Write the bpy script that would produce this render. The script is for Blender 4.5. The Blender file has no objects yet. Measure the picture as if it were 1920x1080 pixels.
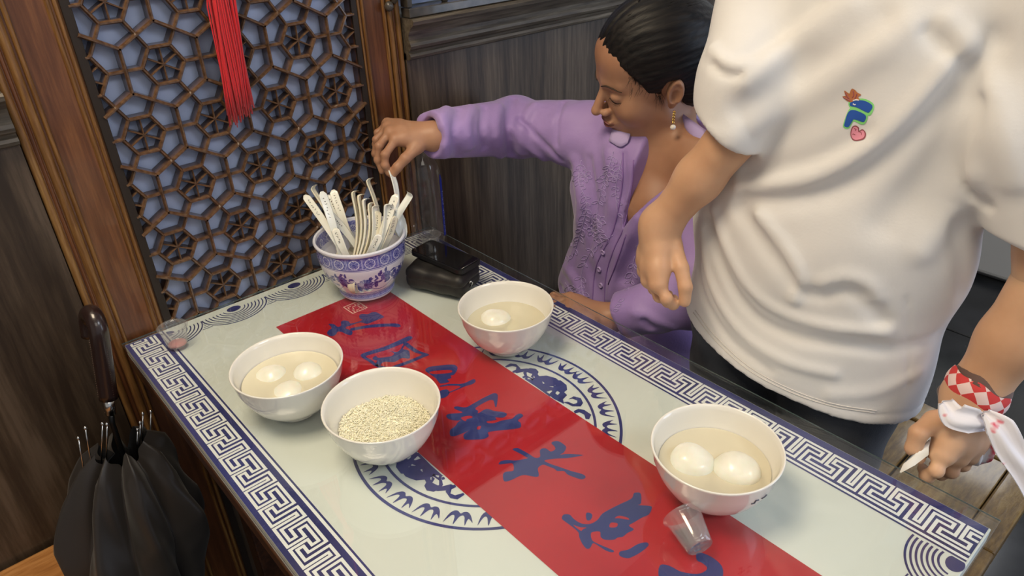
import bpy, bmesh, math, random
import numpy as np
from mathutils import Vector, Matrix
from mathutils.bvhtree import BVHTree

# ------------------------------------------------------------------ camera
CAM = np.array([-.174249, -1.281893, 1.486878])
RGT = np.array([.7580, -.6516, -.0307]); UPV = RGT; FWD = RGT   # set just below
def _basis(yaw, pitch, roll):
    cy, sy = math.cos(yaw), math.sin(yaw)
    f = np.array([sy*math.cos(pitch), cy*math.cos(pitch), -math.sin(pitch)])
    r = np.array([cy, -sy, 0.]); u = np.cross(r, f)
    return math.cos(roll)*r + math.sin(roll)*u, -math.sin(roll)*r + math.cos(roll)*u, f
RGT, UPV, FWD = _basis(.7100328, .5313451, -.0355671)
FPX = 1346.52
scene = bpy.context.scene
cam_data = bpy.data.cameras.new('camera')
cam = bpy.data.objects.new('camera', cam_data)
scene.collection.objects.link(cam)
cam_data.sensor_width = 36.0
cam_data.lens = FPX/1920*36
cam_data.clip_start = .02
cam.matrix_world = Matrix([[RGT[0], UPV[0], -FWD[0], CAM[0]], [RGT[1], UPV[1], -FWD[1], CAM[1]],
                           [RGT[2], UPV[2], -FWD[2], CAM[2]], [0, 0, 0, 1]])
scene.camera = cam
scene.view_settings.view_transform = 'Standard'
scene.view_settings.look = 'None'
scene.view_settings.exposure = -0.02
scene.view_settings.gamma = 1.0
scene.view_settings.use_curve_mapping = False

# ------------------------------------------------------------------ light
world = bpy.data.worlds.new('world'); scene.world = world
world.use_nodes = True
world.node_tree.nodes['Background'].inputs[0].default_value = (.86, .92, 1.0, 1)
world.node_tree.nodes['Background'].inputs[1].default_value = .40
def area(name, loc, target, sx, sy, power, col):
    d = bpy.data.lights.new(name, 'AREA'); d.shape = 'RECTANGLE'; d.size = sx; d.size_y = sy
    d.energy = power; d.color = col
    o = bpy.data.objects.new(name, d); scene.collection.objects.link(o)
    o.location = loc
    o.rotation_euler = (Vector(target)-Vector(loc)).to_track_quat('-Z', 'Y').to_euler()
    return o
area('ceiling_light_warm', (-.35, -.55, 2.72), (-.1, -.65, 0), .7, .7, 32, (1.0, .83, .60))
area('ceiling_light_cool', (1.0, -2.7, 2.72), (.9, -1.6, .4), 1.0, .8, 26, (.86, .92, 1.0))
area('ceiling_light_far', (4.3, -.55, 2.72), (4.3, -.55, 0), .5, .6, 12, (.95, .96, 1.0))
area('ceiling_light_wide', (-.6, -2.5, 2.72), (-.1, -1.5, 0), 1.4, 1.4, 18, (1.0, .93, .82))
area('street_door_daylight', (3.6, -4.3, 1.4), (.8, -.9, .9), 2.0, 2.2, 62, (.66, .78, 1.0))

# ------------------------------------------------------------------ helpers
def at(px, py, depth):            # a point seen at px,py whose own distance along the view axis is depth (m)
    d = ((px-960)*RGT - (py-540)*UPV)/FPX + FWD
    return CAM + d*depth
def onp(px, py, ax, val):         # the same, on the plane coordinate[ax] == val
    d = ((px-960)*RGT - (py-540)*UPV)/FPX + FWD
    return CAM + d*((val-CAM[ax])/d[ax])
COL = scene.collection
def V(*a): return np.array(a, float)
def mesh_obj(name, verts, faces, mat=None, parent=None, smooth=False, loc=None):
    me = bpy.data.meshes.new(name)
    me.from_pydata([tuple(v) for v in verts], [], [tuple(int(i) for i in f) for f in faces])
    if smooth:
        me.polygons.foreach_set('use_smooth', [True]*len(me.polygons))
    if mat is not None: me.materials.append(mat)
    me.update()
    return link(name, me, parent, loc)
def link(name, me, parent=None, loc=None):
    o = bpy.data.objects.new(name, me); COL.objects.link(o)
    if parent is not None:
        o.parent = parent
        if loc is None and parent.matrix_basis != Matrix.Identity(4):
            o.matrix_parent_inverse = parent.matrix_basis.inverted()
    if loc is not None: o.location = loc
    return o
def bm_obj(name, bm, mat=None, parent=None, smooth=False, loc=None):
    me = bpy.data.meshes.new(name)
    bmesh.ops.recalc_face_normals(bm, faces=bm.faces)
    bm.to_mesh(me); bm.free()
    if smooth: me.polygons.foreach_set('use_smooth', [True]*len(me.polygons))
    if mat is not None: me.materials.append(mat)
    return link(name, me, parent, loc)
def tag(o, label, cat, group=None, kind=None):
    if label: o['label'] = label
    if cat: o['category'] = cat
    if group: o['group'] = group
    if kind: o['kind'] = kind
    return o
def thing(name, label, cat, loc=(0, 0, 0), rot=(0, 0, 0), group=None):
    o = bpy.data.objects.new(name, None); COL.objects.link(o)
    o.empty_display_size = .02
    o.location = loc; o.rotation_euler = rot
    o.matrix_basis = Matrix.LocRotScale(Vector(loc), None, None) @ __import__('mathutils').Euler(rot).to_matrix().to_4x4()
    return tag(o, label, cat, group)
def copy_tree(root, **kw):
    c = root.copy(); COL.objects.link(c)
    for ch in root.children:
        d = ch.copy(); COL.objects.link(d); d.parent = c
        for g in ch.children:
            e = g.copy(); COL.objects.link(e); e.parent = d
    for k, v in kw.items(): c[k] = v
    return c
def box_bm(lo, hi, bevel=0, seg=2, bm=None):
    own = bm is None
    b2 = bmesh.new()
    bmesh.ops.create_cube(b2, size=1)
    lo = Vector(lo); hi = Vector(hi)
    for v in b2.verts:
        v.co = Vector([(lo[i]+hi[i])/2 + v.co[i]*(hi[i]-lo[i]) for i in range(3)])
    if bevel: bmesh.ops.bevel(b2, geom=b2.edges[:], offset=bevel, segments=seg, affect='EDGES', profile=.5)
    if own: return b2
    tmp = bpy.data.meshes.new('tmp'); b2.to_mesh(tmp); b2.free(); bm.from_mesh(tmp); bpy.data.meshes.remove(tmp)
    return bm
def lathe(prof, n=48, cap0=False, cap1=False):
    vs = []; fs = []
    for r, z in prof:
        for i in range(n):
            a = 2*math.pi*i/n; vs.append((r*math.cos(a), r*math.sin(a), z))
    for j in range(len(prof)-1):
        for i in range(n):
            k = (i+1) % n; fs.append((j*n+i, j*n+k, (j+1)*n+k, (j+1)*n+i))
    if cap0: fs.append(tuple(range(n-1, -1, -1)))
    if cap1: fs.append(tuple((len(prof)-1)*n+i for i in range(n)))
    return vs, fs
def tube(pts, rad, n=8, caps=True, flat=1.0, updir=None):
    pts = [np.array(p, float) for p in pts]; m = len(pts)
    if not hasattr(rad, '__len__'): rad = [rad]*m
    vs = []; fs = []; prev = None
    for i, p in enumerate(pts):
        t = pts[min(i+1, m-1)] - pts[max(i-1, 0)]; t = t/(np.linalg.norm(t)+1e-12)
        if updir is not None: s = np.cross(t, np.array(updir, float))
        elif prev is None:
            s = np.cross(t, V(0, 0, 1) if abs(t[2]) < .9 else V(1, 0, 0))
        else: s = prev - t*(prev@t)
        s = s/(np.linalg.norm(s)+1e-12); prev = s; o = np.cross(t, s)
        for k in range(n):
            a = 2*math.pi*k/n; vs.append(p + rad[i]*(math.cos(a)*s + flat*math.sin(a)*o))
    for i in range(m-1):
        for k in range(n):
            l = (k+1) % n; fs.append((i*n+k, i*n+l, (i+1)*n+l, (i+1)*n+k))
    if caps: fs.append(tuple(range(n-1, -1, -1))); fs.append(tuple((m-1)*n+k for k in range(n)))
    return vs, fs
class MB:
    def __init__(s): s.v = []; s.f = []
    def add(s, vf):
        o = len(s.v); s.v += [tuple(x) for x in vf[0]]; s.f += [tuple(i+o for i in f) for f in vf[1]]; return s
    def build(s, name, mat, parent=None, smooth=True, loc=None):
        return mesh_obj(name, s.v, s.f, mat, parent, smooth, loc)
def catmull(pts, n=8, closed=False):
    P = [np.array(p, float) for p in pts]
    if closed: Q = [P[-1]]+P+[P[0], P[1]]
    else: Q = [2*P[0]-P[1]]+P+[2*P[-1]-P[-2]]
    out = []
    for i in range(1, len(Q)-2):
        a, b, c, d = Q[i-1:i+3]
        for k in range(n):
            t = k/n
            out.append(.5*((2*b)+(c-a)*t+(2*a-5*b+4*c-d)*t*t+(3*b-3*c+d-a)*t**3))
    if not closed: out.append(P[-1])
    return out

# ------------------------------------------------------------------ materials
def mat(name, col, rough=.5, metal=0, spec=.5, trans=0, ior=1.45, sss=0, coat=0, sheen=0, alpha=1):
    m = bpy.data.materials.new(name); m.use_nodes = True
    b = m.node_tree.nodes['Principled BSDF']
    b.inputs['Base Color'].default_value = (*col, 1)
    b.inputs['Roughness'].default_value = rough; b.inputs['Metallic'].default_value = metal
    b.inputs['Specular IOR Level'].default_value = spec
    b.inputs['Transmission Weight'].default_value = trans; b.inputs['IOR'].default_value = ior
    if sss:
        b.inputs['Subsurface Weight'].default_value = sss; b.inputs['Subsurface Radius'].default_value = (.012, .005, .003)
        b.inputs['Subsurface Scale'].default_value = 1
    b.inputs['Coat Weight'].default_value = coat; b.inputs['Coat Roughness'].default_value = .08
    b.inputs['Sheen Weight'].default_value = sheen
    return m
def nd(m, t, **kw):
    n = m.node_tree.nodes.new(t)
    for k, v in kw.items():
        if k in n.inputs: n.inputs[k].default_value = v
        else: setattr(n, k, v)
    return n
def lk(m, a, ao, b, bi): m.node_tree.links.new(a.outputs[ao], b.inputs[bi])
def ramp(m, stops):
    r = nd(m, 'ShaderNodeValToRGB'); e = r.color_ramp.elements
    while len(e) < len(stops): e.new(.5)
    for x, (p, c) in zip(e, stops): x.position = p; x.color = (*c, 1)
    return r
def noisy(m, c1, c2, scale=(1, 1, 1), nscale=5, detail=5, lo=.3, hi=.7, bump=0, dist=.002, extra=None, coords='Object'):
    """colour between c1 and c2 by stretched noise, with a fine bump from the same noise"""
    b = m.node_tree.nodes['Principled BSDF']
    tc = nd(m, 'ShaderNodeTexCoord'); mp = nd(m, 'ShaderNodeMapping'); mp.inputs['Scale'].default_value = scale
    n = nd(m, 'ShaderNodeTexNoise'); n.inputs['Scale'].default_value = nscale; n.inputs['Detail'].default_value = detail
    lk(m, tc, coords, mp, 'Vector'); lk(m, mp, 'Vector', n, 'Vector')
    r = ramp(m, [(lo, c1), (hi, c2)] if extra is None else extra)
    lk(m, n, 'Fac', r, 'Fac'); lk(m, r, 'Color', b, 'Base Color')
    if bump:
        bp = nd(m, 'ShaderNodeBump'); bp.inputs['Strength'].default_value = bump; bp.inputs['Distance'].default_value = dist
        lk(m, n, 'Fac', bp, 'Height'); lk(m, bp, 'Normal', b, 'Normal')
    return m
def wood(name, cols, rough=.45, coat=.1, grain=(14, 14, .9), rings=1.0, ringscale=3.0, axis='Z', bump=.25):
    m = mat(name, cols[0], rough, coat=coat); b = m.node_tree.nodes['Principled BSDF']
    tc = nd(m, 'ShaderNodeTexCoord'); mp = nd(m, 'ShaderNodeMapping'); mp.inputs['Scale'].default_value = grain
    lk(m, tc, 'Object', mp, 'Vector')
    n1 = nd(m, 'ShaderNodeTexNoise'); n1.inputs['Scale'].default_value = 9; n1.inputs['Detail'].default_value = 8; n1.inputs['Roughness'].default_value = .65
    lk(m, mp, 'Vector', n1, 'Vector')
    mp2 = nd(m, 'ShaderNodeMapping'); mp2.inputs['Scale'].default_value = tuple(.34*g for g in grain)
    lk(m, tc, 'Object', mp2, 'Vector')
    n2 = nd(m, 'ShaderNodeTexNoise'); n2.inputs['Scale'].default_value = ringscale; n2.inputs['Detail'].default_value = 1.5
    lk(m, mp2, 'Vector', n2, 'Vector')
    mu = nd(m, 'ShaderNodeMath', operation='MULTIPLY'); mu.inputs[1].default_value = 22*rings
    sn = nd(m, 'ShaderNodeMath', operation='SINE'); lk(m, n2, 'Fac', mu, 0); lk(m, mu, 0, sn, 0)
    mx = nd(m, 'ShaderNodeMath', operation='MULTIPLY_ADD'); mx.inputs[1].default_value = .13*rings
    lk(m, sn, 0, mx, 0); lk(m, n1, 'Fac', mx, 2)
    r = ramp(m, [(.30, cols[0]), (.52, cols[1]), (.74, cols[2])]); lk(m, mx, 0, r, 'Fac'); lk(m, r, 'Color', b, 'Base Color')
    bp = nd(m, 'ShaderNodeBump'); bp.inputs['Strength'].default_value = bump; bp.inputs['Distance'].default_value = .001
    lk(m, mx, 0, bp, 'Height'); lk(m, bp, 'Normal', b, 'Normal')
    return m
def clear_glass(name, tint=(.97, 1, .985), ior=1.5, rough=0.0, boost=1.0, haze=0.0):
    """clear sheet: what passes straight through, plus the mirror share of its surface"""
    m = bpy.data.materials.new(name); m.use_nodes = True; nt = m.node_tree
    for n in list(nt.nodes):
        if n.type == 'BSDF_PRINCIPLED': nt.nodes.remove(n)
    out = [n for n in nt.nodes if n.type == 'OUTPUT_MATERIAL'][0]
    tr = nd(m, 'ShaderNodeBsdfTransparent'); tr.inputs[0].default_value = (*tint, 1)
    gl = nd(m, 'ShaderNodeBsdfGlossy'); gl.inputs['Roughness'].default_value = rough; gl.inputs[0].default_value = (1, 1, 1, 1)
    fr = nd(m, 'ShaderNodeFresnel'); fr.inputs['IOR'].default_value = ior
    ge = nd(m, 'ShaderNodeNewGeometry'); io = nd(m, 'ShaderNodeMix')          # same mirror share on both faces of the sheet
    io.inputs['A'].default_value = ior; io.inputs['B'].default_value = 1/ior
    lk(m, ge, 'Backfacing', io, 'Factor'); lk(m, io, 'Result', fr, 'IOR')
    mu = nd(m, 'ShaderNodeMath', operation='MULTIPLY'); mu.inputs[1].default_value = boost; mu.use_clamp = True
    mx = nd(m, 'ShaderNodeMixShader')
    if haze:                                                     # faintly milky plastic
        df = nd(m, 'ShaderNodeBsdfDiffuse'); df.inputs[0].default_value = (.9, .9, .92, 1)
        hz_ = nd(m, 'ShaderNodeMixShader'); hz_.inputs[0].default_value = haze
        lk(m, tr, 0, hz_, 1); lk(m, df, 0, hz_, 2); tr = hz_
    lk(m, fr, 0, mu, 0); lk(m, mu, 0, mx, 0); lk(m, tr, 0, mx, 1); lk(m, gl, 0, mx, 2); lk(m, mx, 0, out, 'Surface')
    return m

# ------------------------------------------------------------------ implicit surfaces -> meshes
def rc(p, a, b, ra, rb):
    a = np.asarray(a, float); b = np.asarray(b, float); ab = b-a
    t = np.clip(((p-a)@ab)/(ab@ab+1e-12), 0, 1)
    return np.linalg.norm(p-(a+t[:, None]*ab), axis=1) - (ra+(rb-ra)*t)
def el(p, c, r, M=None):
    q = p-np.asarray(c, float)
    if M is not None: q = q@M.T
    r = np.asarray(r, float)
    k0 = np.linalg.norm(q/r, axis=1); k1 = np.linalg.norm(q/(r*r), axis=1)+1e-9
    return k0*(k0-1)/k1
def ecap(p, a, b, side, ra, rb):
    a = np.asarray(a, float); b = np.asarray(b, float); ab = b-a; L = np.linalg.norm(ab); n = ab/L
    s = np.asarray(side, float); s = s-n*(s@n); s /= np.linalg.norm(s); o = np.cross(n, s)
    t = np.clip(((p-a)@n)/L, 0, 1); rel = p-(a+t[:, None]*ab)
    x = rel@s; y = rel@o; z = rel@n
    A = ra[0]+(rb[0]-ra[0])*t; B = ra[1]+(rb[1]-ra[1])*t; Cc = np.minimum(A, B)
    k0 = np.sqrt((x/A)**2+(y/B)**2+(z/Cc)**2); k1 = np.sqrt((x/A**2)**2+(y/B**2)**2+(z/Cc**2)**2)+1e-9
    return np.where(k0 < 1e-6, -Cc, k0*(k0-1)/k1)
def smin(a, b, k):
    h = np.maximum(k-np.abs(a-b), 0)/k
    return np.minimum(a, b)-h*h*k*.25
def smax(a, b, k): return -smin(-a, -b, k)
def poly2(px, py, poly):          # signed distance to a polygon (negative inside)
    P = np.asarray(poly, float); n = len(P)
    d = np.full(px.shape, 1e9); ins = np.zeros(px.shape, bool)
    for i in range(n):
        a = P[i]; b = P[(i+1) % n]; e = b-a
        wx = px-a[0]; wy = py-a[1]
        t = np.clip((wx*e[0]+wy*e[1])/(e@e+1e-15), 0, 1)
        d = np.minimum(d, (wx-e[0]*t)**2+(wy-e[1]*t)**2)
        c = ((a[1] > py) != (b[1] > py)) & (px < (b[0]-a[0])*(py-a[1])/(b[1]-a[1]+1e-15)+a[0])
        ins ^= c
    d = np.sqrt(d)
    return np.where(ins, -d, d)
def pline(p, pts):                # distance to a polyline and the parameter along it
    best = np.full(len(p), 1e9); par = np.zeros(len(p)); n = len(pts)-1
    for i in range(n):
        a = np.asarray(pts[i], float); e = np.asarray(pts[i+1], float)-a
        t = np.clip(((p-a)@e)/(e@e+1e-15), 0, 1)
        d = np.linalg.norm(p-(a+t[:, None]*e), axis=1)
        k = d < best; best[k] = d[k]; par[k] = (i+t[k])/n
    return best, par
def surf(f, lo, hi, h):
    lo = np.array(lo, float); hi = np.array(hi, float); B = 4
    nc = np.ceil((hi-lo)/(h*B)).astype(int)
    g = [lo[i]+np.arange(nc[i]+1)*h*B for i in range(3)]
    G = np.stack(np.meshgrid(*g, indexing='ij'), -1).reshape(-1, 3)
    dc = f(G).reshape(nc+1)
    mid = np.minimum.reduce([np.abs(dc[i:nc[0]+i, j:nc[1]+j, k:nc[2]+k]) for i in (0, 1) for j in (0, 1) for k in (0, 1)])
    act = mid < h*B*1.35
    N = nc*B+1
    sg = np.repeat(np.repeat(np.repeat(dc[:-1, :-1, :-1], B, 0), B, 1), B, 2)
    D = np.full(N, 1.0, np.float32); D[:-1, :-1, :-1] = np.where(sg < 0, -1, 1)
    m = np.zeros(N, bool)
    A = np.repeat(np.repeat(np.repeat(act, B, 0), B, 1), B, 2)
    for i in (0, 1):
        for j in (0, 1):
            for k in (0, 1): m[i:N[0]-1+i, j:N[1]-1+j, k:N[2]-1+k] |= A
    idx = np.argwhere(m); out = np.empty(len(idx))
    for s in range(0, len(idx), 200000): out[s:s+200000] = f(lo+idx[s:s+200000]*h)
    D[idx[:, 0], idx[:, 1], idx[:, 2]] = out
    S = D < 0
    c = [S[i:N[0]-1+i, j:N[1]-1+j, k:N[2]-1+k] for i in (0, 1) for j in (0, 1) for k in (0, 1)]
    allc = np.logical_and.reduce(c); anyc = np.logical_or.reduce(c)
    cells = np.argwhere(anyc & ~allc)
    vid = np.full(N-1, -1, np.int64); vid[cells[:, 0], cells[:, 1], cells[:, 2]] = np.arange(len(cells))
    acc = np.zeros((len(cells), 3)); cnt = np.zeros(len(cells))
    cor = [(i, j, k) for i in (0, 1) for j in (0, 1) for k in (0, 1)]
    for a in range(8):
        for ax in range(3):
            if cor[a][ax]: continue
            o1 = np.array(cor[a]); o2 = o1.copy(); o2[ax] = 1
            p1 = cells+o1; p2 = cells+o2
            d1 = D[p1[:, 0], p1[:, 1], p1[:, 2]]; d2 = D[p2[:, 0], p2[:, 1], p2[:, 2]]
            k = (d1 < 0) != (d2 < 0); t = np.zeros(len(cells)); t[k] = d1[k]/(d1[k]-d2[k])
            q = np.repeat(o1[None].astype(float), len(cells), 0); q[:, ax] += t
            acc[k] += q[k]; cnt[k] += 1
    verts = lo+(cells+acc/cnt[:, None])*h
    faces = []
    for ax in range(3):
        sl0 = [slice(None)]*3; sl1 = [slice(None)]*3; sl0[ax] = slice(0, -1); sl1[ax] = slice(1, None)
        e = S[tuple(sl0)] != S[tuple(sl1)]; ed = np.argwhere(e)
        u, w = [(1, 2), (2, 0), (0, 1)][ax]
        ok = (ed[:, u] > 0) & (ed[:, w] > 0) & (ed[:, u] < N[u]-1) & (ed[:, w] < N[w]-1); ed = ed[ok]
        du = np.zeros(3, int); du[u] = 1; dw = np.zeros(3, int); dw[w] = 1
        q = [ed, ed-du, ed-du-dw, ed-dw]; q = [vid[x[:, 0], x[:, 1], x[:, 2]] for x in q]
        F = np.stack(q, 1); fl = S[ed[:, 0], ed[:, 1], ed[:, 2]]
        F[~fl] = F[~fl][:, ::-1]; faces.append(F[(F >= 0).all(1)])
    return verts, np.concatenate(faces)
def np_mesh(name, parts, mats, parent=None):
    """join (verts, quads) arrays into one mesh"""
    vs = []; fs = []; mi = []; o = 0
    for i, (v, f, *m) in enumerate(parts):
        vs.append(v); fs.append(f+o); o += len(v); mi.append(np.full(len(f), m[0] if m else 0))
    v = np.concatenate(vs).astype(np.float32); f = np.concatenate(fs).astype(np.int32)
    me = bpy.data.meshes.new(name)
    me.vertices.add(len(v)); me.vertices.foreach_set('co', v.ravel())
    me.loops.add(f.size); me.loops.foreach_set('vertex_index', f.ravel())
    me.polygons.add(len(f)); me.polygons.foreach_set('loop_start', np.arange(len(f), dtype=np.int32)*4)
    me.polygons.foreach_set('loop_total', np.full(len(f), 4, np.int32))
    for m in mats: me.materials.append(m)
    me.polygons.foreach_set('material_index', np.concatenate(mi).astype(np.int32))
    me.polygons.foreach_set('use_smooth', np.ones(len(f), bool))
    me.update(calc_edges=True); me.validate()
    return link(name, me, parent)
def bvh(v, f): return BVHTree.FromPolygons([tuple(x) for x in v], [tuple(int(i) for i in q) for q in f])
def cast_px(tree, px, py, off=0.0):
    d = Vector(((px-960)*RGT - (py-540)*UPV)/FPX + FWD).normalized()
    h = tree.ray_cast(Vector(CAM), d)
    if h[0] is None: return None, None
    n = h[1] if h[1].dot(d) < 0 else -h[1]
    return np.array(h[0]+n*off), np.array(n)

# ================================================================== SETTING
TZ = .76
M_floor = mat('dark floor tile', (.035, .04, .045), .18)
noisy(M_floor, (.010, .011, .013), (.032, .034, .038), (1, 1, 1), 7, 6, bump=.1)
M_panelR = wood('grey brown wood panel', [(.038, .025, .016), (.076, .053, .035), (.125, .092, .062)], .5, .05, (16, 16, .8), .9, 2.2)
M_panelL = wood('dark brown wood panel', [(.028, .017, .010), (.055, .036, .022), (.098, .067, .044)], .45, .1, (11, 11, .8), 1.3, 1.8)
M_trim = wood('greyish moulding wood', [(.05, .038, .028), (.105, .085, .062), (.19, .16, .12)], .4, .15, (1.2, 16, 16), .5, 2.0)
M_post = wood('reddish varnished wood', [(.07, .024, .009), (.125, .045, .017), (.21, .085, .030)], .32, .35, (12, 12, .7), .6, 2.0)
M_postedge = wood('golden worn moulding wood', [(.11, .045, .012), (.21, .10, .030), (.33, .19, .065)], .38, .3, (22, 22, 1.5), .5, 3)
M_bench = wood('orange brown bench wood', [(.22, .085, .022), (.36, .15, .04), (.5, .24, .08)], .35, .3, (1.5, 10, 10), .8, 2)
M_plaster = mat('cream plaster', (.75, .72, .66), .8)
M_ceil = mat('white ceiling', (.8, .8, .78), .9)
M_paper = mat('pale blue paper', (.42, .50, .70), .75)
noisy(M_paper, (.46, .53, .76), (.55, .62, .84), (1, 1, 1), 9, 4, bump=.05)
M_bar = wood('lattice wood', [(.035, .018, .010), (.085, .043, .022), (.17, .095, .050)], .28, .45, (9, 9, 9), .6, 3)
M_innerframe = mat('dark inner frame wood', (.018, .011, .007), .6)

def structure(o): o['kind'] = 'structure'; return o
tiles = []
fl = structure(mesh_obj('floor', [(-3, -4.6, -.012), (5.2, -4.6, -.012), (5.2, .3, -.012), (-3, .3, -.012)], [(0, 1, 2, 3)], mat('floor grout', (.012, .012, .012), .7)))
tb = box_bm((-.296, -.296, -.012), (.296, .296, 0), .003, 1)
tile_me = bpy.data.meshes.new('floor_tile'); tb.to_mesh(tile_me); tb.free(); tile_me.materials.append(M_floor)
for i in range(13):
    for j in range(8):
        link('floor_tile', tile_me, fl, (-2.7+.6*i, -4.4+.6*j, 0))
structure(bm_obj('wall_back', box_bm((-3, .04, 0), (5.2, .12, 2.8)), M_plaster))
wl = structure(bm_obj('wall_left', box_bm((-3.1, -4.6, 0), (-3, .12, 2.8)), M_plaster))
wr = structure(bm_obj('wall_right', box_bm((5.2, -4.6, 0), (5.3, .12, 2.8)), M_plaster))
structure(bm_obj('ceiling', box_bm((-3.1, -4.6, 2.8), (5.3, .12, 2.88)), M_ceil))
# panelling under the chair rail
pl_ = structure(bm_obj('trim_1', box_bm((-3, .004, 0), (-.042, .04, 1.16)), M_panelL))
pr_ = structure(bm_obj('trim_2', box_bm((.666, .004, 0), (5.2, .04, 1.16)), M_panelR))
def extrude_x(prof, x0, x1):
    n = len(prof); vs = [(x0, y, z) for y, z in prof]+[(x1, y, z) for y, z in prof]
    fs = [(i, (i+1) % n, (i+1) % n+n, i+n) for i in range(n)]+[tuple(range(n-1, -1, -1)), tuple(range(n, 2*n))]
    return vs, fs
rail = [(.03, 1.147), (-.004, 1.147), (-.010, 1.150), (-.012, 1.155), (-.010, 1.160), (-.006, 1.162), (-.008, 1.166), (-.014, 1.170),
        (-.017, 1.176), (-.015, 1.182), (-.011, 1.188), (-.012, 1.196), (-.016, 1.205), (-.024, 1.214), (-.032, 1.219), (-.034, 1.226), (-.030, 1.230), (.03, 1.230)]
for nm, a, b in (('trim_3', -3, -.042), ('trim_4', .666, 5.2)):
    v, f = extrude_x(rail, a, b)
    structure(mesh_obj(nm, v, f, M_trim))
M_carve = mat('dark carved wood', (.055, .045, .038), .32, coat=.3)
noisy(M_carve, (.03, .026, .022), (.10, .085, .07), (1, 1, 1), 30, 4, bump=.3)
def carved(x0, x1, label, zt=1.62):
    t = thing('carved_panel', label, 'carving', (x0, 0, 1.23))
    mesh_obj('backing', [(x0, .02, 1.25), (x1, .02, 1.25), (x1, .02, zt), (x0, .02, zt)], [(0, 1, 2, 3)], M_paper, t)
    bm_obj('bottom_rail', box_bm((x0, -.020, 1.231), (x1, .01, 1.249), .002), M_carve, t)
    bm_obj('top_rail', box_bm((x0, -.020, zt), (x1, .03, zt+.03), .002), M_carve, t)
    bm_obj('side_stile', box_bm((x0, -.016, 1.25), (x0+.012, .01, zt), .002), M_carve, t)
    bm_obj('side_stile', box_bm((x1-.012, -.016, 1.25), (x1, .01, zt), .002), M_carve, t)
    rnd = random.Random(int(x0*100)+5)
    for row in range(3):
        x = x0+.05
        zc = 1.292+row*.125
        while x < x1-.05:
            s = rnd.choice((-1, 1)); pts = []
            for k in range(26):
                a = k/25*math.pi*1.9+rnd.random()*.05; rr = .052*(1-.62*k/25)
                pts.append((x+s*rr*math.cos(a)*1.15, -.006-.005*math.sin(k/25*3.1), zc+rr*math.sin(a)*.8))
            v, f = tube(pts, [.012*(1-.5*k/25)+.002 for k in range(26)], 8)
            mesh_obj('scroll', v, f, M_carve, t, True)
            v, f = tube([(x-.075, -.004, zc-.03), (x-.045, -.01, zc+.01), (x-.01, -.008, zc+.035), (x+.05, -.004, zc+.04)], [.005, .012, .01, .004], 8)
            mesh_obj('leaf', v, f, M_carve, t, True)
            for bz in (-.035, .0, .05):
                v, f = lathe([(.0001, -.010), (.006, -.008), (.010, 0), (.006, .008), (.0001, .010)], 12)
                mesh_obj('bead', [(a+x-.085, b-.004, c+zc+bz) for a, b, c in v], f, M_carve, t, True)
            x += .135
    return t
carved(.668, 1.77, 'dark carved openwork panel above the chair rail right of the lattice')
carved(-1.12, -.052, 'dark carved openwork panel above the chair rail left of the lattice')

# ================================================================== LATTICE SCREEN
scr = thing('lattice_screen', 'brown hexagon and star lattice screen over pale blue paper behind the table', 'screen', (.31, 0, .62))
X0, X1, Z0, Z1 = .0846, .557, .64, 1.51
mesh_obj('backing', [(X0-.02, .016, Z0-.02), (X1+.02, .016, Z0-.02), (X1+.02, .016, Z1), (X0-.02, .016, Z1)], [(0, 1, 2, 3)], M_paper, scr)
bm_obj('bottom_rail', box_bm((X0-.01, -.02, Z0-.06), (X1+.01, .02, Z0), .003), M_bar, scr)
bm_obj('top_rail', box_bm((X0-.01, -.02, Z1), (X1+.01, .02, Z1+.06), .003), M_bar, scr)
bm_obj('lower_panel', box_bm((X0-.01, -.004, 0), (X1+.01, .02, Z0-.06), .003), M_panelL, scr)
bm_obj('upper_panel', box_bm((X0-.01, -.004, Z1+.06), (X1+.01, .02, 2.1), .003), M_post, scr)
SP = .1214; RH = SP*math.sqrt(3)/2; HX0, HZ0 = .1340, 1.1164
segs = []
R_in = .0342
for j in range(-6, 6):
    for i in range(-4, 8):
        cx = HX0+SP*i+(SP/2 if j % 2 else 0); cz = HZ0+RH*j
        rv = SP/math.sqrt(3)
        for k in range(3):                                 # shared cell edges
            a0 = math.radians(30+60*k); a1 = math.radians(90+60*k)
            segs.append(('hexagon_bar', (cx+rv*math.cos(a0), cz+rv*math.sin(a0)), (cx+rv*math.cos(a1), cz+rv*math.sin(a1))))
            b = math.radians(60*k)
            c, s = math.cos(b), math.sin(b)
            segs.append(('link_bar', (cx+R_in*c, cz+R_in*s), (cx+(SP-R_in)*c, cz+(SP-R_in)*s)))
        for k in range(6):
            a0 = math.radians(60*k); a1 = math.radians(60*k+60); am = math.radians(60*k+30)
            segs.append(('ring_bar', (cx+R_in*math.cos(a0), cz+R_in*math.sin(a0)), (cx+R_in*math.cos(a1), cz+R_in*math.sin(a1))))
            rm = R_in*math.cos(math.radians(30))
            segs.append(('spoke_bar', (cx, cz), (cx+rm*math.cos(am), cz+rm*math.sin(am))))
PROF = {'hexagon_bar': (.0064, .0165, 0), 'link_bar': (.0062, .0120, 0), 'ring_bar': (.0064, .0125, 0), 'spoke_bar': (.0032, .0085, -.001)}
cache = {}
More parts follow.
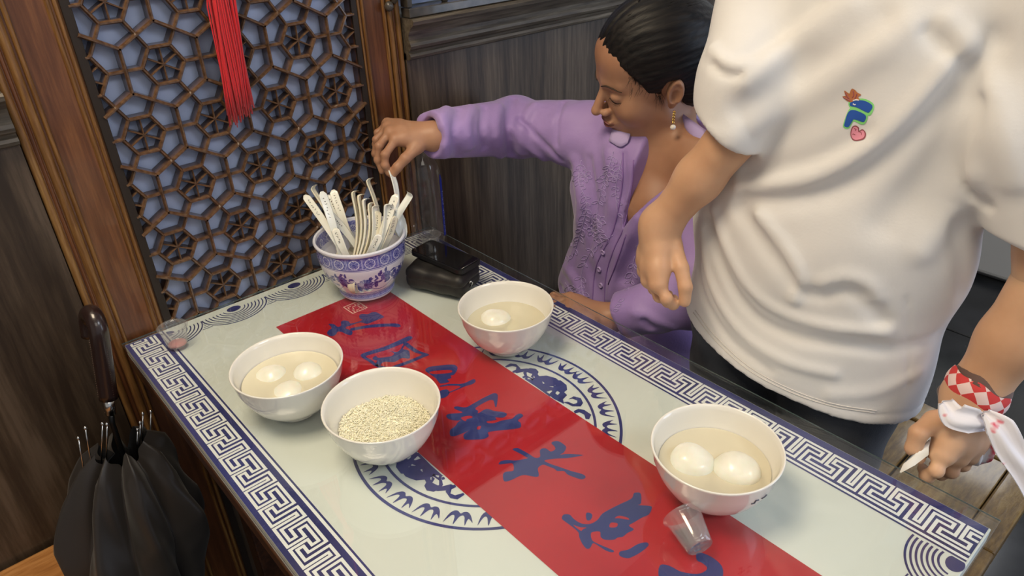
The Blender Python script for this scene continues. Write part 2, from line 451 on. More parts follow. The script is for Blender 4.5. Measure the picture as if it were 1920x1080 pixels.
for nm, a, b in segs:
    a = V(*a); b = V(*b); t0, t1 = 0., 1.; d = b-a; ok = True
    for ax, lo, hi in ((0, X0, X1), (1, Z0, Z1)):
        if abs(d[ax]) < 1e-9:
            if not lo <= a[ax] <= hi: ok = False
            continue
        u0, u1 = (lo-a[ax])/d[ax], (hi-a[ax])/d[ax]
        if u0 > u1: u0, u1 = u1, u0
        t0 = max(t0, u0); t1 = min(t1, u1)
    if not ok or t1-t0 < .04: continue
    p, q = a+d*t0, a+d*t1; L = np.linalg.norm(q-p)
    key = (nm, round(L, 4))
    if key not in cache:
        w, dp, o = PROF[nm]; h = w/2; e = .0 if nm == 'spoke_bar' else h*.5
        pr = [(-h, .012), (-h, -dp*.72+o), (-h*.35, -dp+o), (h*.35, -dp+o), (h, -dp*.72+o), (h, .012)]
        vs = [(-L/2-e, y, z) for z, y in pr]+[(L/2+e, y, z) for z, y in pr]; n = 6
        fs = [(i, (i+1) % n, (i+1) % n+n, i+n) for i in range(n)]+[tuple(range(n-1, -1, -1)), tuple(range(n, 2*n))]
        me = bpy.data.meshes.new(nm); me.from_pydata(vs, [], fs); me.materials.append(M_bar); cache[key] = me
    o = bpy.data.objects.new(nm, cache[key]); COL.objects.link(o); o.parent = scr
    o.matrix_parent_inverse = scr.matrix_basis.inverted()
    m = (p+q)/2; o.location = (m[0], 0, m[1]); o.rotation_euler = (0, -math.atan2(q[1]-p[1], q[0]-p[0]), 0)
# posts with mouldings on both sides of the lattice
def post(xa, xb, mirror):
    def X(u): return xb-(u-xa) if mirror else u
    o = bm_obj('post', box_bm((min(X(xa), X(xb)), -.006, 0), (max(X(xa), X(xb)), .02, 2.1), .002), M_post, scr)
    def half(u0, u1, dy, m):
        a, b = sorted((X(u0), X(u1))); c = (a+b)/2; h = (b-a)/2
        pr = [(c+h*math.cos(t), -.006-.6*dy*math.sin(t)) for t in np.linspace(0, math.pi, 9)]
        n = len(pr); vs = [(x, y, 0) for x, y in pr]+[(x, y, 2.1) for x, y in pr]
        fs = [(i, i+1, i+1+n, i+n) for i in range(n-1)]
        mesh_obj('moulding', vs, fs, m, o, True)
    W = xb-xa
    half(xa, xa+.10*W, .010, M_postedge); half(xa+.11*W, xa+.16*W, .004, M_post)
    half(xa+.17*W, xa+.28*W, .014, M_postedge); half(xa+.30*W, xa+.36*W, .010, M_postedge)
    half(xa+.74*W, xa+.80*W, .010, M_postedge); half(xa+.82*W, xa+.88*W, .007, M_postedge)
    bm_obj('moulding', box_bm((min(X(xa+.89*W), X(xb)), -.011, 0), (max(X(xa+.89*W), X(xb)), -.005, 2.1), .001), M_innerframe, o)  # dark inner frame strip along the lattice side of the post
    return o
post(-.040, .0866, False); post(.555, .6636, True)
scr.location.y += .0165

# ================================================================== BENCHES
def bench(x0, x1, y0, y1, label, M, slats=False):
    t = thing('bench', label, 'bench', ((x0+x1)/2, (y0+y1)/2, 0))
    fw = .115 if slats else .05
    if slats:
        for nm, a, b in (('side_rail', (x0, y0, .385), (x0+fw, y1, .42)), ('side_rail', (x1-fw*.6, y0, .385), (x1, y1, .42)),
                         ('end_rail', (x0+fw, y0, .385), (x1-fw*.6, y0+.055, .42)), ('end_rail', (x0+fw, y1-.055, .385), (x1-fw*.6, y1, .42))):
            bm_obj(nm, box_bm(a, b, .004), M, t)
        n = 3; w = (x1-fw*.6-x0-fw)/n
        yy = y0+.057; k = 0
        while yy < y1-.06:
            ye = min(yy+.155, y1-.057)
            bm_obj('seat_slat', box_bm((x0+fw+.002, yy, .384), (x1-fw*.6-.002, ye-.004, .415), .0025), M, t)
            yy = ye; k += 1
    else:
        bm_obj('seat_board', box_bm((x0, y0, .38), (x1, y1, .42), .006), M, t)
    for lx in (x0+.03, x1-.08):
        for ly in (y0+.03, y1-.08):
            bm_obj('leg', box_bm((lx, ly, 0), (lx+.05, ly+.05, .385), .004), M, t)
    bm_obj('apron', box_bm((x0+.04, y0+.045, .32), (x0+.06, y1-.045, .385), .002), M, t)
    bm_obj('apron', box_bm((x1-.06, y0+.045, .32), (x1-.04, y1-.045, .385), .002), M, t)
    return t
bench(-.62, -.218, -1.10, -.004, 'orange-brown wooden bench against the wall at the far left of the table', M_bench)
M_lacq = wood('glossy golden brown lacquer', [(.11, .058, .012), (.21, .12, .030), (.34, .22, .07)], .30, .30, (3, 12, 12), .7, 2, bump=1.0)
bench(.885, 1.33, -1.19, -.02, 'glossy golden-brown lacquered bench with slatted seat right of the table', M_lacq, True)

bn = thing('storage_bin', 'pale bin with teal rim on the dark floor beyond the standing person', 'bin', (3.1, -.62, 0))
bm_obj('bin_body', box_bm((2.86, -.86, .02), (3.30, -.40, .40), .02, 3), mat('pale grey plastic', (.5, .52, .54), .4), bn)
bm_obj('rim', box_bm((2.84, -.88, .40), (3.32, -.38, .44), .01, 2), mat('pale teal plastic', (.45, .70, .66), .4), bn)
bm_obj('base', box_bm((2.90, -.82, 0), (3.26, -.44, .02), .004), mat('grey plastic', (.2, .2, .2), .5), bn)

# ================================================================== TABLE
tbl = thing('restaurant_table', 'long table with pale printed top, blue key borders and red centre strip under glass', 'table', (.33, -.6, 0))
M_board = mat('pale printed laminate', (.68, .70, .67), .45)
M_blue = mat('navy print ink', (.030, .032, .145), .45)
noisy(M_blue, (.024, .026, .11), (.045, .05, .22), (1, 1, 1), 6, 3)
M_white = mat('white print ink', (.80, .80, .80), .45)
M_red = mat('red print ink', (.50, .014, .022), .45)
noisy(M_red, (.38, .008, .016), (.49, .016, .026), (1, 1, 1), 8, 5)
M_char = mat('blue calligraphy ink', (.026, .035, .17), .5)
M_dark = wood('dark table wood', [(.018, .008, .005), (.04, .016, .009), (.08, .03, .014)], .35, .3, (12, 1.2, 12), .6, 2)
M_glass = clear_glass('table glass', (.985, 1, .992), 1.52, .02)
M_gedge = mat('glass edge', (.10, .16, .15), .15, trans=.5)
bm_obj('top_board', box_bm((-.004, -1.203, TZ-.022), (.663, -.002, TZ), .001, 1), M_board, tbl)
bm_obj('edge_band', box_bm((-.006, -1.198, TZ-.05), (.658, -.004, TZ-.0225), .003), M_dark, tbl)
bm_obj('apron', box_bm((.03, -1.15, TZ-.14), (.05, -.05, TZ-.05)), M_dark, tbl)
bm_obj('apron', box_bm((.60, -1.15, TZ-.14), (.62, -.05, TZ-.05)), M_dark, tbl)
bm_obj('apron', box_bm((.05, -1.15, TZ-.14), (.60, -1.13, TZ-.05)), M_dark, tbl)
bm_obj('apron', box_bm((.05, -.07, TZ-.14), (.60, -.05, TZ-.05)), M_dark, tbl)
for lx in (.075, .52):
    for ly in (-1.12, -.14): bm_obj('leg', box_bm((lx, ly, 0), (lx+.055, ly+.055, TZ-.05), .004), M_dark, tbl)
gl = bm_obj('glass_top', box_bm((-.008, -1.207, TZ+.001), (.681, -.001, TZ+.0055), .0012, 2), M_glass, tbl)
gl.data.materials.append(M_gedge)
for p in gl.data.polygons:
    if abs(p.normal.z) < .3: p.material_index = 1

def ribbon(pts, w, z, closed=False):
    P = [np.array(p, float) for p in pts]; n = len(P); L = []; R = []
    for i in range(n):
        a = P[i-1] if (i or closed) else None; b = P[(i+1) % n] if (i < n-1 or closed) else None
        d1 = (P[i]-a)/np.linalg.norm(P[i]-a) if a is not None else None
        d2 = (b-P[i])/np.linalg.norm(b-P[i]) if b is not None else None
        if d1 is None: d1 = d2
        if d2 is None: d2 = d1
        n1 = V(-d1[1], d1[0]); n2 = V(-d2[1], d2[0]); m = n1+n2; m = m/(m@n1) if abs(m@n1) > .2 else n1
        L.append(P[i]+m*w/2); R.append(P[i]-m*w/2)
    vs = [(*p, z) for p in L]+[(*p, z) for p in R]
    fs = [(i, i+n, (i+1) % n+n, (i+1) % n) for i in range(n if closed else n-1)]
    return vs, fs
def fill2d(loops, z):
    cu = bpy.data.curves.new('tmp', 'CURVE'); cu.dimensions = '2D'; cu.fill_mode = 'BOTH'
    for lp in loops:
        s = cu.splines.new('POLY'); s.points.add(len(lp)-1)
        for i, p in enumerate(lp): s.points[i].co = (p[0], p[1], 0, 1)
        s.use_cyclic_u = True
    o = bpy.data.objects.new('tmp', cu); me = o.to_mesh()
    vs = [(v.co.x, v.co.y, z) for v in me.vertices]; fs = []
    for p in me.polygons:
        f = list(p.vertices)
        fs.append(f if p.normal.z >= 0 else f[::-1])
    o.to_mesh_clear(); bpy.data.objects.remove(o); bpy.data.curves.remove(cu)
    return vs, fs
# --- key borders: two interlocking strands per repeat, 12 grid steps long, 6 across
KX = [(1, 5), (4.3, 5), (4.3, 3.7), (2, 3.7), (2, 0), (8.8, 0), (8.8, 3.7), (7, 3.7), (7, 5), (10, 5), (10, 0), (13, 0), (13, 5)]
KY = [(0, 6), (5.35, 6), (5.35, 2.4), (3.1, 2.4), (3.1, 1), (7.8, 1), (7.8, 2.4), (6.2, 2.4), (6.2, 6), (11.2, 6), (11.2, 1), (12, 1), (12, 6)]
PER = .0867
def key_border(side):
    s0 = .5859 if side < 0 else .9648
    s0 = s0 % PER - PER
    def X(t):                      # t grid -> table x
        u = .0085+.0385*t/6        # inner = 0 ... outer = 6
        return (.0485-.0405*t/6-.0025) if side < 0 else (.6025+.0435*t/6)
    band = (-.004, .0635) if side < 0 else (.5885, .6615)
    q = [(band[0], -1.2005), (band[1], -1.2005), (band[1], -.004), (band[0], -.004)]
    mesh_obj('border_band', [(*p, TZ+.0002) for p in q], [(0, 1, 2, 3)], M_blue, tbl)
    mb = MB()
    for path in (KX, KY):
        full = []
        for k in range(0, 15):
            full += [(s+12*k, t) for s, t in path[:-1]]
        full.append((path[-1][0]+12*14, path[-1][1]))
        pts = [(X(t), -(s0+s/12*PER)) for s, t in full]
        # clip to the table length
        out = []; 
        for i in range(len(pts)-1):
            a, b = V(*pts[i]), V(*pts[i+1])
            ya, yb = a[1], b[1]
            if max(ya, yb) < -1.2 or min(ya, yb) > -.008: 
                if len(out) > 1: mb.add(ribbon(out, .0042, TZ+.0004))
                out = []; continue
            if ya > -.008: a = V(a[0], -.008)
            if yb > -.008: b = V(b[0], -.008)
            if ya < -1.2: a = V(a[0], -1.2)
            if yb < -1.2: b = V(b[0], -1.2)
            if not out: out = [a]
            if np.linalg.norm(b-out[-1]) > 1e-5: out.append(b)
        if len(out) > 1: mb.add(ribbon(out, .0042, TZ+.0004))
    xl = .0585 if side < 0 else .5935
    mb.add(ribbon([(xl, -.004), (xl, -1.2005)], .0042, TZ+.0004))
    mb.build('key_pattern', M_white, tbl, False)
key_border(-1); key_border(1)
# --- wave borders at both short ends
def waves(yc, sgn):
    mb = MB()
    c1 = [(.065+.128*k) for k in range(5)]
    def inside(p, skip=None):
        if not (.066 <= p[0] <= .586): return False
        return (p[1]-yc)*sgn > -.02 and -1.2 < p[1] < -.003
    for ci, cx in enumerate(c1):
        for r in (.063, .056, .049, .042, .035, .028, .021):
            run = []
            for k in range(49):
                a = math.pi*k/48; p = (cx+r*math.cos(a), yc+sgn*r*math.sin(a)*.82)
                ok = inside(p) and abs(p[0]-cx) < .064
                if ok: run.append(p)
                if (not ok or k == 48) and len(run) > 1: mb.add(ribbon(run, (.0025 if r > .06 else .0022) if sgn < 0 else .0027, TZ+.0003)); run = []
                if not ok: run = []
        core = [(cx+.0135*math.cos(a), yc+sgn*.010*math.sin(a)) for a in np.linspace(0, 2*math.pi, 25)[:-1]]
        core = [(min(max(x, .066), .586), y) for x, y in core]
        mb.add(fill2d([core], TZ+.0003))
        cx2 = cx+.064
        for r in (.06, .053, .046, .039):
            run = []
            for k in range(49):
                a = math.pi*k/48-.3; p = (cx2+r*math.cos(a), yc-sgn*.022+sgn*r*math.sin(a)*.9)
                d = min(math.hypot(p[0]-c, (p[1]-yc)/.82) for c in c1)
                ok = .066 <= p[0] <= .586 and -1.2 < p[1] < -.003 and d > .0645
                if ok: run.append(p)
                if (not ok or k == 48):
                    if len(run) > 1: mb.add(ribbon(run, .0018, TZ+.0003))
                    run = []
    mb.build('wave_pattern', M_blue, tbl, False)
waves(-.022, -1); waves(-1.193, 1)
# --- round medallion
MC = V(.3357, -.6195)
def circ(r, n=120): return [(MC[0]+r*math.cos(2*math.pi*k/n), MC[1]+r*math.sin(2*math.pi*k/n)) for k in range(n)]
mb = MB()
mb.add(ribbon(circ(.2012), .0044, TZ+.0003, True)); mb.add(ribbon(circ(.1632), .0040, TZ+.0003, True))
FL = [(-22, 9), (-18, -2), (-12, -8), (-5, -8), (0, -5), (6, -9), (13, -8), (19, -1), (23, 13), (18, 5), (14, 0), (10, -1), (8, 3), (7, 14), (3, 5), (0, 0), (-5, -2), (-8, 1), (-9, 6), (-11, 14), (-13, 6), (-15, 3), (-18, 5)]
for k in range(27):
    th = math.radians(3.6+13.45*k); lp = []
    for u, w in catmull([V(*p) for p in FL], 4, True):
        r = .1822+w*.001; a = th-(u*.001*.80)/.18
        lp.append((MC[0]+r*math.cos(a), MC[1]+r*math.sin(a)))
    mb.add(fill2d([lp], TZ+.0003))
PRINT = {'seal':[[(3501,-1700),(3814,-1708),(3822,-2038),(3514,-2026)]],'c1':[[(3184,-2520),(3211,-2446),(3341,-2498),(3475,-2565),(3646,-2668),(3839,-2831),(3935,-2939),(3927,-3032),(3868,-3038),(3782,-2916),(3627,-2790),(3467,-2671),(3334,-2604),(3216,-2552)]],'c1b':[[(2990,-2026),(3038,-2061),(3065,-2125),(3067,-2242),(3139,-2236),(3192,-2134),(3254,-2116),(3301,-2175),(3310,-2249),(3297,-2301),(3409,-2346),(3523,-2353),(3516,-2268),(3568,-2173),(3634,-2171),(3704,-2253),(3793,-2246),(3858,-2296),(3876,-2421),(3875,-2554),(3754,-2554),(3615,-2548),(3519,-2531),(3473,-2435),(3449,-2398),(3346,-2374),(3258,-2366),(3200,-2347),(3150,-2374),(3173,-2471),(3183,-2569),(3105,-2653),(3055,-2555),(3034,-2436),(2988,-2378),(2926,-2429),(2858,-2449),(2808,-2400),(2817,-2285),(2888,-2218),(2960,-2200),(2983,-2109)]],'c2':[[(2884,-3344),(2983,-3297),(3327,-3383),(3637,-3401),(3838,-3414),(3867,-3503),(3750,-3542),(3498,-3521),(3286,-3490),(2997,-3410),(2943,-3429),(2963,-3575),(2965,-3770),(3035,-3920),(2922,-3838),(2898,-3568)]],'c2b':[[(3635,-3535),(3707,-3560),(3704,-3736),(3713,-3934),(3774,-4137),(3657,-4136),(3437,-4118),(3188,-4068),(3094,-3977),(3261,-4002),(3438,-4035),(3629,-4052),(3679,-4044),(3628,-3909),(3621,-3728),(3622,-3641)]],'c2c':[[(3005,-3532),(3081,-3521),(3080,-3590),(3172,-3666),(3282,-3716),(3354,-3672),(3338,-3555),(3398,-3671),(3491,-3661),(3615,-3575),(3631,-3606),(3539,-3677),(3585,-3781),(3531,-3901),(3452,-3994),(3377,-3893),(3243,-3902),(3172,-3861),(3100,-3777),(3029,-3778),(2955,-3829),(2926,-3733),(3021,-3660),(2989,-3601)]],'c3':[[(3454,-4459),(3561,-4429),(3703,-4513),(3882,-4645),(3911,-4741),(3856,-4822),(3736,-4891),(3677,-4873),(3646,-4933),(3574,-4915),(3565,-4983),(3501,-4973),(3425,-4924),(3433,-4856),(3455,-4750),(3453,-4617)],[(3490,-4547),(3622,-4622),(3770,-4752),(3738,-4814),(3581,-4715),(3481,-4618)]],'c3b':[[(3392,-4968),(3534,-5042),(3695,-5184),(3892,-5210),(3876,-5284),(3789,-5301),(3674,-5265),(3521,-5242),(3384,-5219),(3387,-5198),(3620,-5225),(3506,-5078),(3384,-4998)]],'c3c':[[(3279,-5082),(3389,-5102),(3413,-5162),(3368,-5240),(3267,-5264),(3193,-5216)]],'c4':[[(3226,-5552),(3272,-5576),(3353,-5683),(3487,-5694),(3656,-5695),(3817,-5707),(3901,-5725),(3919,-5784),(3855,-5866),(3719,-5996),(3693,-5990),(3770,-5865),(3732,-5808),(3572,-5795),(3442,-5808),(3439,-5884),(3404,-5927),(3564,-5935),(3619,-6056),(3706,-6179),(3706,-6255),(3614,-6271),(3533,-6184),(3510,-6238),(3415,-6184),(3373,-6163),(3371,-6208),(3436,-6270),(3567,-6311),(3698,-6381),(3799,-6363),(3868,-6382),(3864,-6454),(3736,-6473),(3729,-6541),(3655,-6617),(3532,-6554),(3386,-6451),(3239,-6364),(3196,-6430),(3110,-6436),(3003,-6360),(2895,-6258),(2906,-6188),(2967,-6140),(3059,-6138),(2920,-6113),(2811,-6081),(2786,-6021),(2860,-5930),(2961,-5917),(3051,-5874),(3113,-5868),(3059,-5834),(2994,-5726),(3003,-5639),(3070,-5627),(3240,-5751),(3206,-5601)],[(3155,-5822),(3270,-5875),(3283,-5945),(3192,-5914),(3149,-5939),(3134,-5878)],[(3203,-6158),(3250,-6184),(3191,-6228),(3159,-6197)]],'c5':[[(2919,-6979),(2975,-6950),(3062,-6995),(3141,-7084),(3290,-7166),(3294,-7139),(3278,-7015),(3256,-6884),(3327,-6913),(3347,-6987),(3367,-7130),(3378,-7234),(3445,-7267),(3528,-7174),(3591,-7172),(3624,-7219),(3624,-7298),(3703,-7309),(3737,-7263),(3755,-7176),(3825,-7186),(3863,-7239),(3862,-7366),(3812,-7414),(3741,-7440),(3679,-7435),(3777,-7505),(3909,-7662),(3859,-7645),(3717,-7563),(3595,-7463),(3441,-7362),(3444,-7448),(3504,-7609),(3563,-7768),(3632,-7914),(3624,-7985),(3555,-7977),(3508,-7875),(3479,-7776),(3490,-7699),(3423,-7636),(3425,-7579),(3390,-7471),(3363,-7409),(3264,-7411),(3188,-7514),(3140,-7520),(3090,-7450),(3037,-7372),(2960,-7342),(2870,-7328),(2776,-7296),(2769,-7246),(2842,-7157),(2906,-7160),(2988,-7208),(3068,-7106),(3015,-7048)]],'c6':[[(2874,-8268),(2935,-8241),(2991,-8294),(2980,-8384),(2997,-8499),(3074,-8581),(3192,-8600),(3306,-8574),(3455,-8594),(3596,-8624),(3787,-8664),(3879,-8625),(3938,-8690),(3806,-8805),(3755,-8791),(3859,-8915),(3839,-8956),(3733,-8993),(3633,-8966),(3508,-8948),(3408,-8935),(3410,-9018),(3304,-8999),(3220,-8998),(3164,-8962),(3105,-8953),(3024,-8878),(3018,-8809),(3072,-8748),(2988,-8686),(2931,-8727),(2900,-8792),(2925,-8893),(2963,-9005),(2978,-9064),(2948,-9067),(2912,-9003),(2896,-8896),(2880,-8812),(2800,-8836),(2758,-8813),(2775,-8722),(2823,-8626),(2866,-8571),(2873,-8448),(2866,-8310)],[(2904,-8444),(2940,-8527),(2997,-8589),(2941,-8577),(2904,-8574)],[(3213,-8784),(3280,-8749),(3332,-8815),(3274,-8841)],[(3369,-8733),(3442,-8744),(3495,-8836),(3481,-8873),(3410,-8772)]],'c6b':[[(3161,-8428),(3201,-8450),(3197,-8505),(3119,-8540),(3089,-8503)]],'c6c':[[(3022,-9121),(3126,-9173),(3266,-9197),(3367,-9254),(3344,-9302),(3198,-9300),(3075,-9275),(3013,-9247),(2973,-9164)]],'c7':[[(3687,-9768),(3742,-9834),(3768,-9960),(3741,-10090),(3628,-10177),(3490,-10182),(3298,-10069),(3094,-9813),(3071,-9683),(3217,-9578),(3295,-9658),(3328,-9801),(3436,-9949),(3547,-9992),(3602,-9974),(3610,-9896),(3600,-9831)]],'cloud1':[[(1883,-5975),(2015,-6035),(2140,-5973),(2231,-5992),(2219,-6213),(2212,-6336),(2212,-6587),(2210,-6617),(2152,-6530),(2046,-6508),(2031,-6416),(1946,-6366),(1860,-6346),(1826,-6252),(1840,-6173),(1818,-6088)],[(1941,-6142),(2025,-6109),(2054,-6185),(1994,-6240),(1920,-6202)],[(2049,-6292),(2112,-6304),(2102,-6374),(2046,-6368)],[(2105,-6023),(2183,-6031),(2185,-6115),(2103,-6086)]],'s1':[[(2148,-6480),(2138,-6548),(2158,-6659),(2116,-6741),(2029,-6777),(1944,-6756),(1887,-6672),(1914,-6579),(1983,-6539),(2050,-6557),(2096,-6509),(2099,-6573),(2036,-6605),(1976,-6632),(2001,-6707),(2072,-6705),(2121,-6640),(2113,-6555),(2103,-6499)]],'s2':[[(2061,-6867),(2144,-6812),(2235,-6853),(2220,-6899),(2146,-6888),(2089,-6937),(2116,-7006),(2224,-7050),(2215,-7086),(2094,-7086),(2037,-7004)]],'swirl':[[(4501,-5525),(4620,-5526),(4731,-5611),(4763,-5778),(4728,-5901),(4824,-5971),(4874,-6086),(4833,-6156),(4903,-6223),(4884,-6377),(4804,-6469),(4727,-6478),(4708,-6563),(4587,-6590),(4519,-6684),(4490,-6476),(4508,-6351),(4612,-6326),(4711,-6253),(4628,-6173),(4580,-6084),(4504,-6053),(4511,-6018),(4617,-5947),(4691,-5798),(4647,-5643),(4515,-5583)],[(4665,-6037),(4733,-6037),(4735,-6104),(4667,-6147),(4625,-6107)],[(4749,-6247),(4752,-6292),(4709,-6314),(4703,-6288)],[(4607,-6384),(4673,-6385),(4669,-6443),(4600,-6459)]],'dot1':[[(4514,-5716),(4570,-5726),(4573,-5795),(4534,-5823),(4495,-5794),(4539,-5775),(4502,-5757)]],'curl2':[[(4648,-6648),(4761,-6655),(4810,-6763),(4752,-6869),(4664,-6902),(4571,-6813),(4559,-6723),(4536,-6641),(4600,-6682),(4625,-6786),(4686,-6805),(4728,-6765),(4705,-6683)]],'curl3':[[(4504,-6904),(4597,-6916),(4642,-6998),(4639,-7149),(4534,-7199),(4505,-7153),(4561,-7075),(4549,-6986),(4477,-6955)]]}
def loopz(key):
    return [[(x*1e-4, y*1e-4) for x, y in lp] for lp in PRINT[key]]
for k in ('cloud1', 's1', 's2', 'swirl', 'dot1', 'curl2', 'curl3'):
    mb.add(fill2d(loopz(k), TZ+.0003))
    mir = [[(2*MC[0]-x, 2*MC[1]-y) for x, y in lp] for lp in loopz(k)]
    mb.add(fill2d(mir, TZ+.00032))
mb.build('medallion', M_blue, tbl, False)
# --- red strip with the brushed characters
mesh_obj('red_strip', [(.2232, -1.2005, TZ+.0006), (.4478, -1.2005, TZ+.0006), (.4478, -.142, TZ+.0006), (.2232, -.142, TZ+.0006)], [(0, 1, 2, 3)], M_red, tbl)
for k in range(1, 8):
    mb = MB()
    for grp in ('c%d' % k, 'c%db' % k, 'c%dc' % k):
        if grp in PRINT:
            sm = []
            for lp in loopz(grp):
                sm.append([(float(a), float(b)) for a, b in catmull([V(*p) for p in lp], 3, True)])
            mb.add(fill2d(sm, TZ+.0008))
    mb.build('brushed_character', M_char, tbl, False)
mb = MB()
sl = [V(*p) for p in loopz('seal')[0]]
mb.add(ribbon(sl, .0022, TZ+.0008, True))
rnd = random.Random(4)
def sealp(u, v): return (1-u)*(1-v)*sl[0]+u*(1-v)*sl[1]+u*v*sl[2]+(1-u)*v*sl[3]
for i in range(2):
    for j in range(2):
        for k in range(5):
            u0 = .08+.45*i; v0 = .08+.45*j
            a = sealp(u0+.04+.3*rnd.random(), v0+.06+.07*k); b = a+(sl[1]-sl[0])*(.12+.12*rnd.random()) if k % 2 else a+(sl[3]-sl[0])*(.14+.1*rnd.random())
            mb.add(ribbon([a, b], .0017, TZ+.0008))
mb.build('seal_stamp', mat('pale seal ink', (.80, .50, .42), .5), tbl, False)

# ================================================================== BOWLS WITH FOOD
GZ = TZ+.0058                      # glass surface
M_porc = mat('cream porcelain', (.80, .78, .72), .12, spec=.5, coat=.5)
M_rim = M_porc
def bowl_mesh():
    o = [(0, .004), (.026, .004), (.030, .0), (.034, .0), (.0345, .006), (.040, .009), (.052, .017), (.063, .030), (.072, .047), (.078, .064), (.0812, .081), (.0825, .0842),
         (.0815, .0856), (.0795, .0845), (.0775, .078), (.0745, .064), (.0685, .047), (.0600, .032), (.048, .019), (.034, .0115), (.018, .009), (.0001, .0085)]
    o[0] = (.0001, .004)
    return lathe([(r, z) for r, z in o], 72)
bv, bf = bowl_mesh()
bowl_me = bpy.data.meshes.new('bowl'); bowl_me.from_pydata(bv, [], bf); bowl_me.polygons.foreach_set('use_smooth', [True]*len(bowl_me.polygons)); bowl_me.materials.append(M_porc)
def in_r(z):                       # inner radius at height z
    zz = [.0085, .0115, .019, .032, .047, .064, .078, .0845]; rr = [.0, .034, .048, .060, .0685, .0745, .0775, .0795]
    return float(np.interp(z, zz, rr))
def bowl(x, y, label, s=1.0):
    o = bpy.data.objects.new('bowl', bowl_me); COL.objects.link(o); o.location = (x, y, GZ); o.scale = (s, s, s)
    return tag(o, label, 'bowl', 'white porcelain bowls on the table')
BW = {'egg': (.1378+.002, -.3903), 'rice': (.1935, -.567), 'tr': (.4879, -.4934), 'br': (.4547, -.9346)}
bowl(*BW['egg'], 'white porcelain bowl with three white dumplings in cloudy broth', 1.015)
bowl(*BW['rice'], 'white porcelain bowl filled with loose cooked rice, in front of the three-dumpling bowl', 1.0)
bowl(*BW['tr'], 'white porcelain bowl with one floating dumpling, beside the black phone', .985)
bowl(*BW['br'], 'white porcelain bowl with two large dumplings, nearest the tipped plastic cup', 1.0)
def printed_label(px, py):
    pass
# broth
def broth_mat(name, col, op):
    m = bpy.data.materials.new(name); m.use_nodes = True; nt = m.node_tree
    for n in list(nt.nodes):
        if n.type == 'BSDF_PRINCIPLED': nt.nodes.remove(n)
    out = [n for n in nt.nodes if n.type == 'OUTPUT_MATERIAL'][0]
    tr = nd(m, 'ShaderNodeBsdfTransparent'); tr.inputs[0].default_value = (.98, .96, .88, 1)
    df = nd(m, 'ShaderNodeBsdfDiffuse'); df.inputs[0].default_value = (*col, 1)
    gl = nd(m, 'ShaderNodeBsdfGlossy'); gl.inputs['Roughness'].default_value = .03
    fr = nd(m, 'ShaderNodeFresnel'); fr.inputs['IOR'].default_value = 1.33
    a = nd(m, 'ShaderNodeMixShader'); a.inputs[0].default_value = op; b = nd(m, 'ShaderNodeMixShader')
    lk(m, tr, 0, a, 1); lk(m, df, 0, a, 2); lk(m, fr, 0, b, 0); lk(m, a, 0, b, 1); lk(m, gl, 0, b, 2); lk(m, b, 0, out, 'Surface')
    return m
def broth(key, z, label, op, col=(.95, .90, .70)):
    x, y = BW[key]; n = 64; rr = in_r(z)-.0006; vs = []; fs = []
    for k, f in enumerate((0, .5, .85, 1)):
        for i in range(n):
            a = 2*math.pi*i/n; vs.append((x+rr*f*math.cos(a), y+rr*f*math.sin(a), GZ+z+(.0012 if f == 1 else 0)))
    for j in range(3):
        for i in range(n): fs.append((j*n+i, (j+1)*n+i, (j+1)*n+(i+1) % n, j*n+(i+1) % n))
    o = mesh_obj('broth', vs, fs, broth_mat('cloudy broth '+key, col, op), None, True)
    return tag(o, label, 'broth', kind='stuff')
broth('egg', .0565, 'cloudy pale broth in the bowl with three dumplings', .60)
broth('tr', .047, 'clear yellowish broth in the bowl beside the phone', .42)
broth('br', .052, 'clear pale broth in the bowl with two large dumplings', .52, (.95, .88, .68))
M_dump = mat('white dumpling dough', (.80, .80, .70), .30, sss=.25, coat=.3)
noisy(M_dump, (.78, .77, .64), (.86, .86, .78), (1, 1, 1), 40, 4, bump=.12)
def dumpling(cx, cy, cz, r, label, sq=.88, seed=0):
    b = bmesh.new(); bmesh.ops.create_icosphere(b, subdivisions=4, radius=1)
    rn = random.Random(seed); ph = [rn.random()*6 for _ in range(6)]
    for v in b.verts:
        p = v.co.copy()
        w = 1+.025*math.sin(3*p.x+ph[0])+.02*math.sin(5*p.y+ph[1])+.015*math.sin(6*p.z+ph[2])+.008*math.sin(13*p.x+9*p.y+ph[3])
        v.co = Vector((p.x*r*w, p.y*r*w, p.z*r*w*sq))
    o = bm_obj('dumpling', b, M_dump, None, True, (cx, cy, cz))
    o.rotation_euler = (rn.random()*.4, rn.random()*.4, rn.random()*3)
    return tag(o, label, 'dumpling', 'white dumplings in the bowls')
def dpx(px, py, z, r, label, **k):
    p = onp(px, py, 2, GZ+z); dumpling(p[0], p[1], GZ+z, r, label, **k)
dpx(1297, 872, .044, .0300, 'large round dumpling, the left of the two in the bowl by the tipped cup', seed=1)
dpx(1381, 886, .045, .0305, 'large round dumpling, the right of the two in the bowl by the tipped cup', seed=2)
dpx(512, 714, .042, .0275, 'dumpling under the broth surface, leftmost of three in the left bowl', seed=3)
dpx(579, 706, .046, .0255, 'dumpling breaking the broth surface, right of three in the left bowl', seed=4)
dpx(541, 746, .041, .0270, 'dumpling lying nearest the front rim of the left bowl', seed=5)
dpx(930, 603, .037, .0295, 'single floating dumpling in the bowl beside the phone', sq=.75, seed=6)
dpx(962, 618, .026, .0235, 'sunken dumpling beneath the floating one in the bowl beside the phone', sq=.7, seed=7)
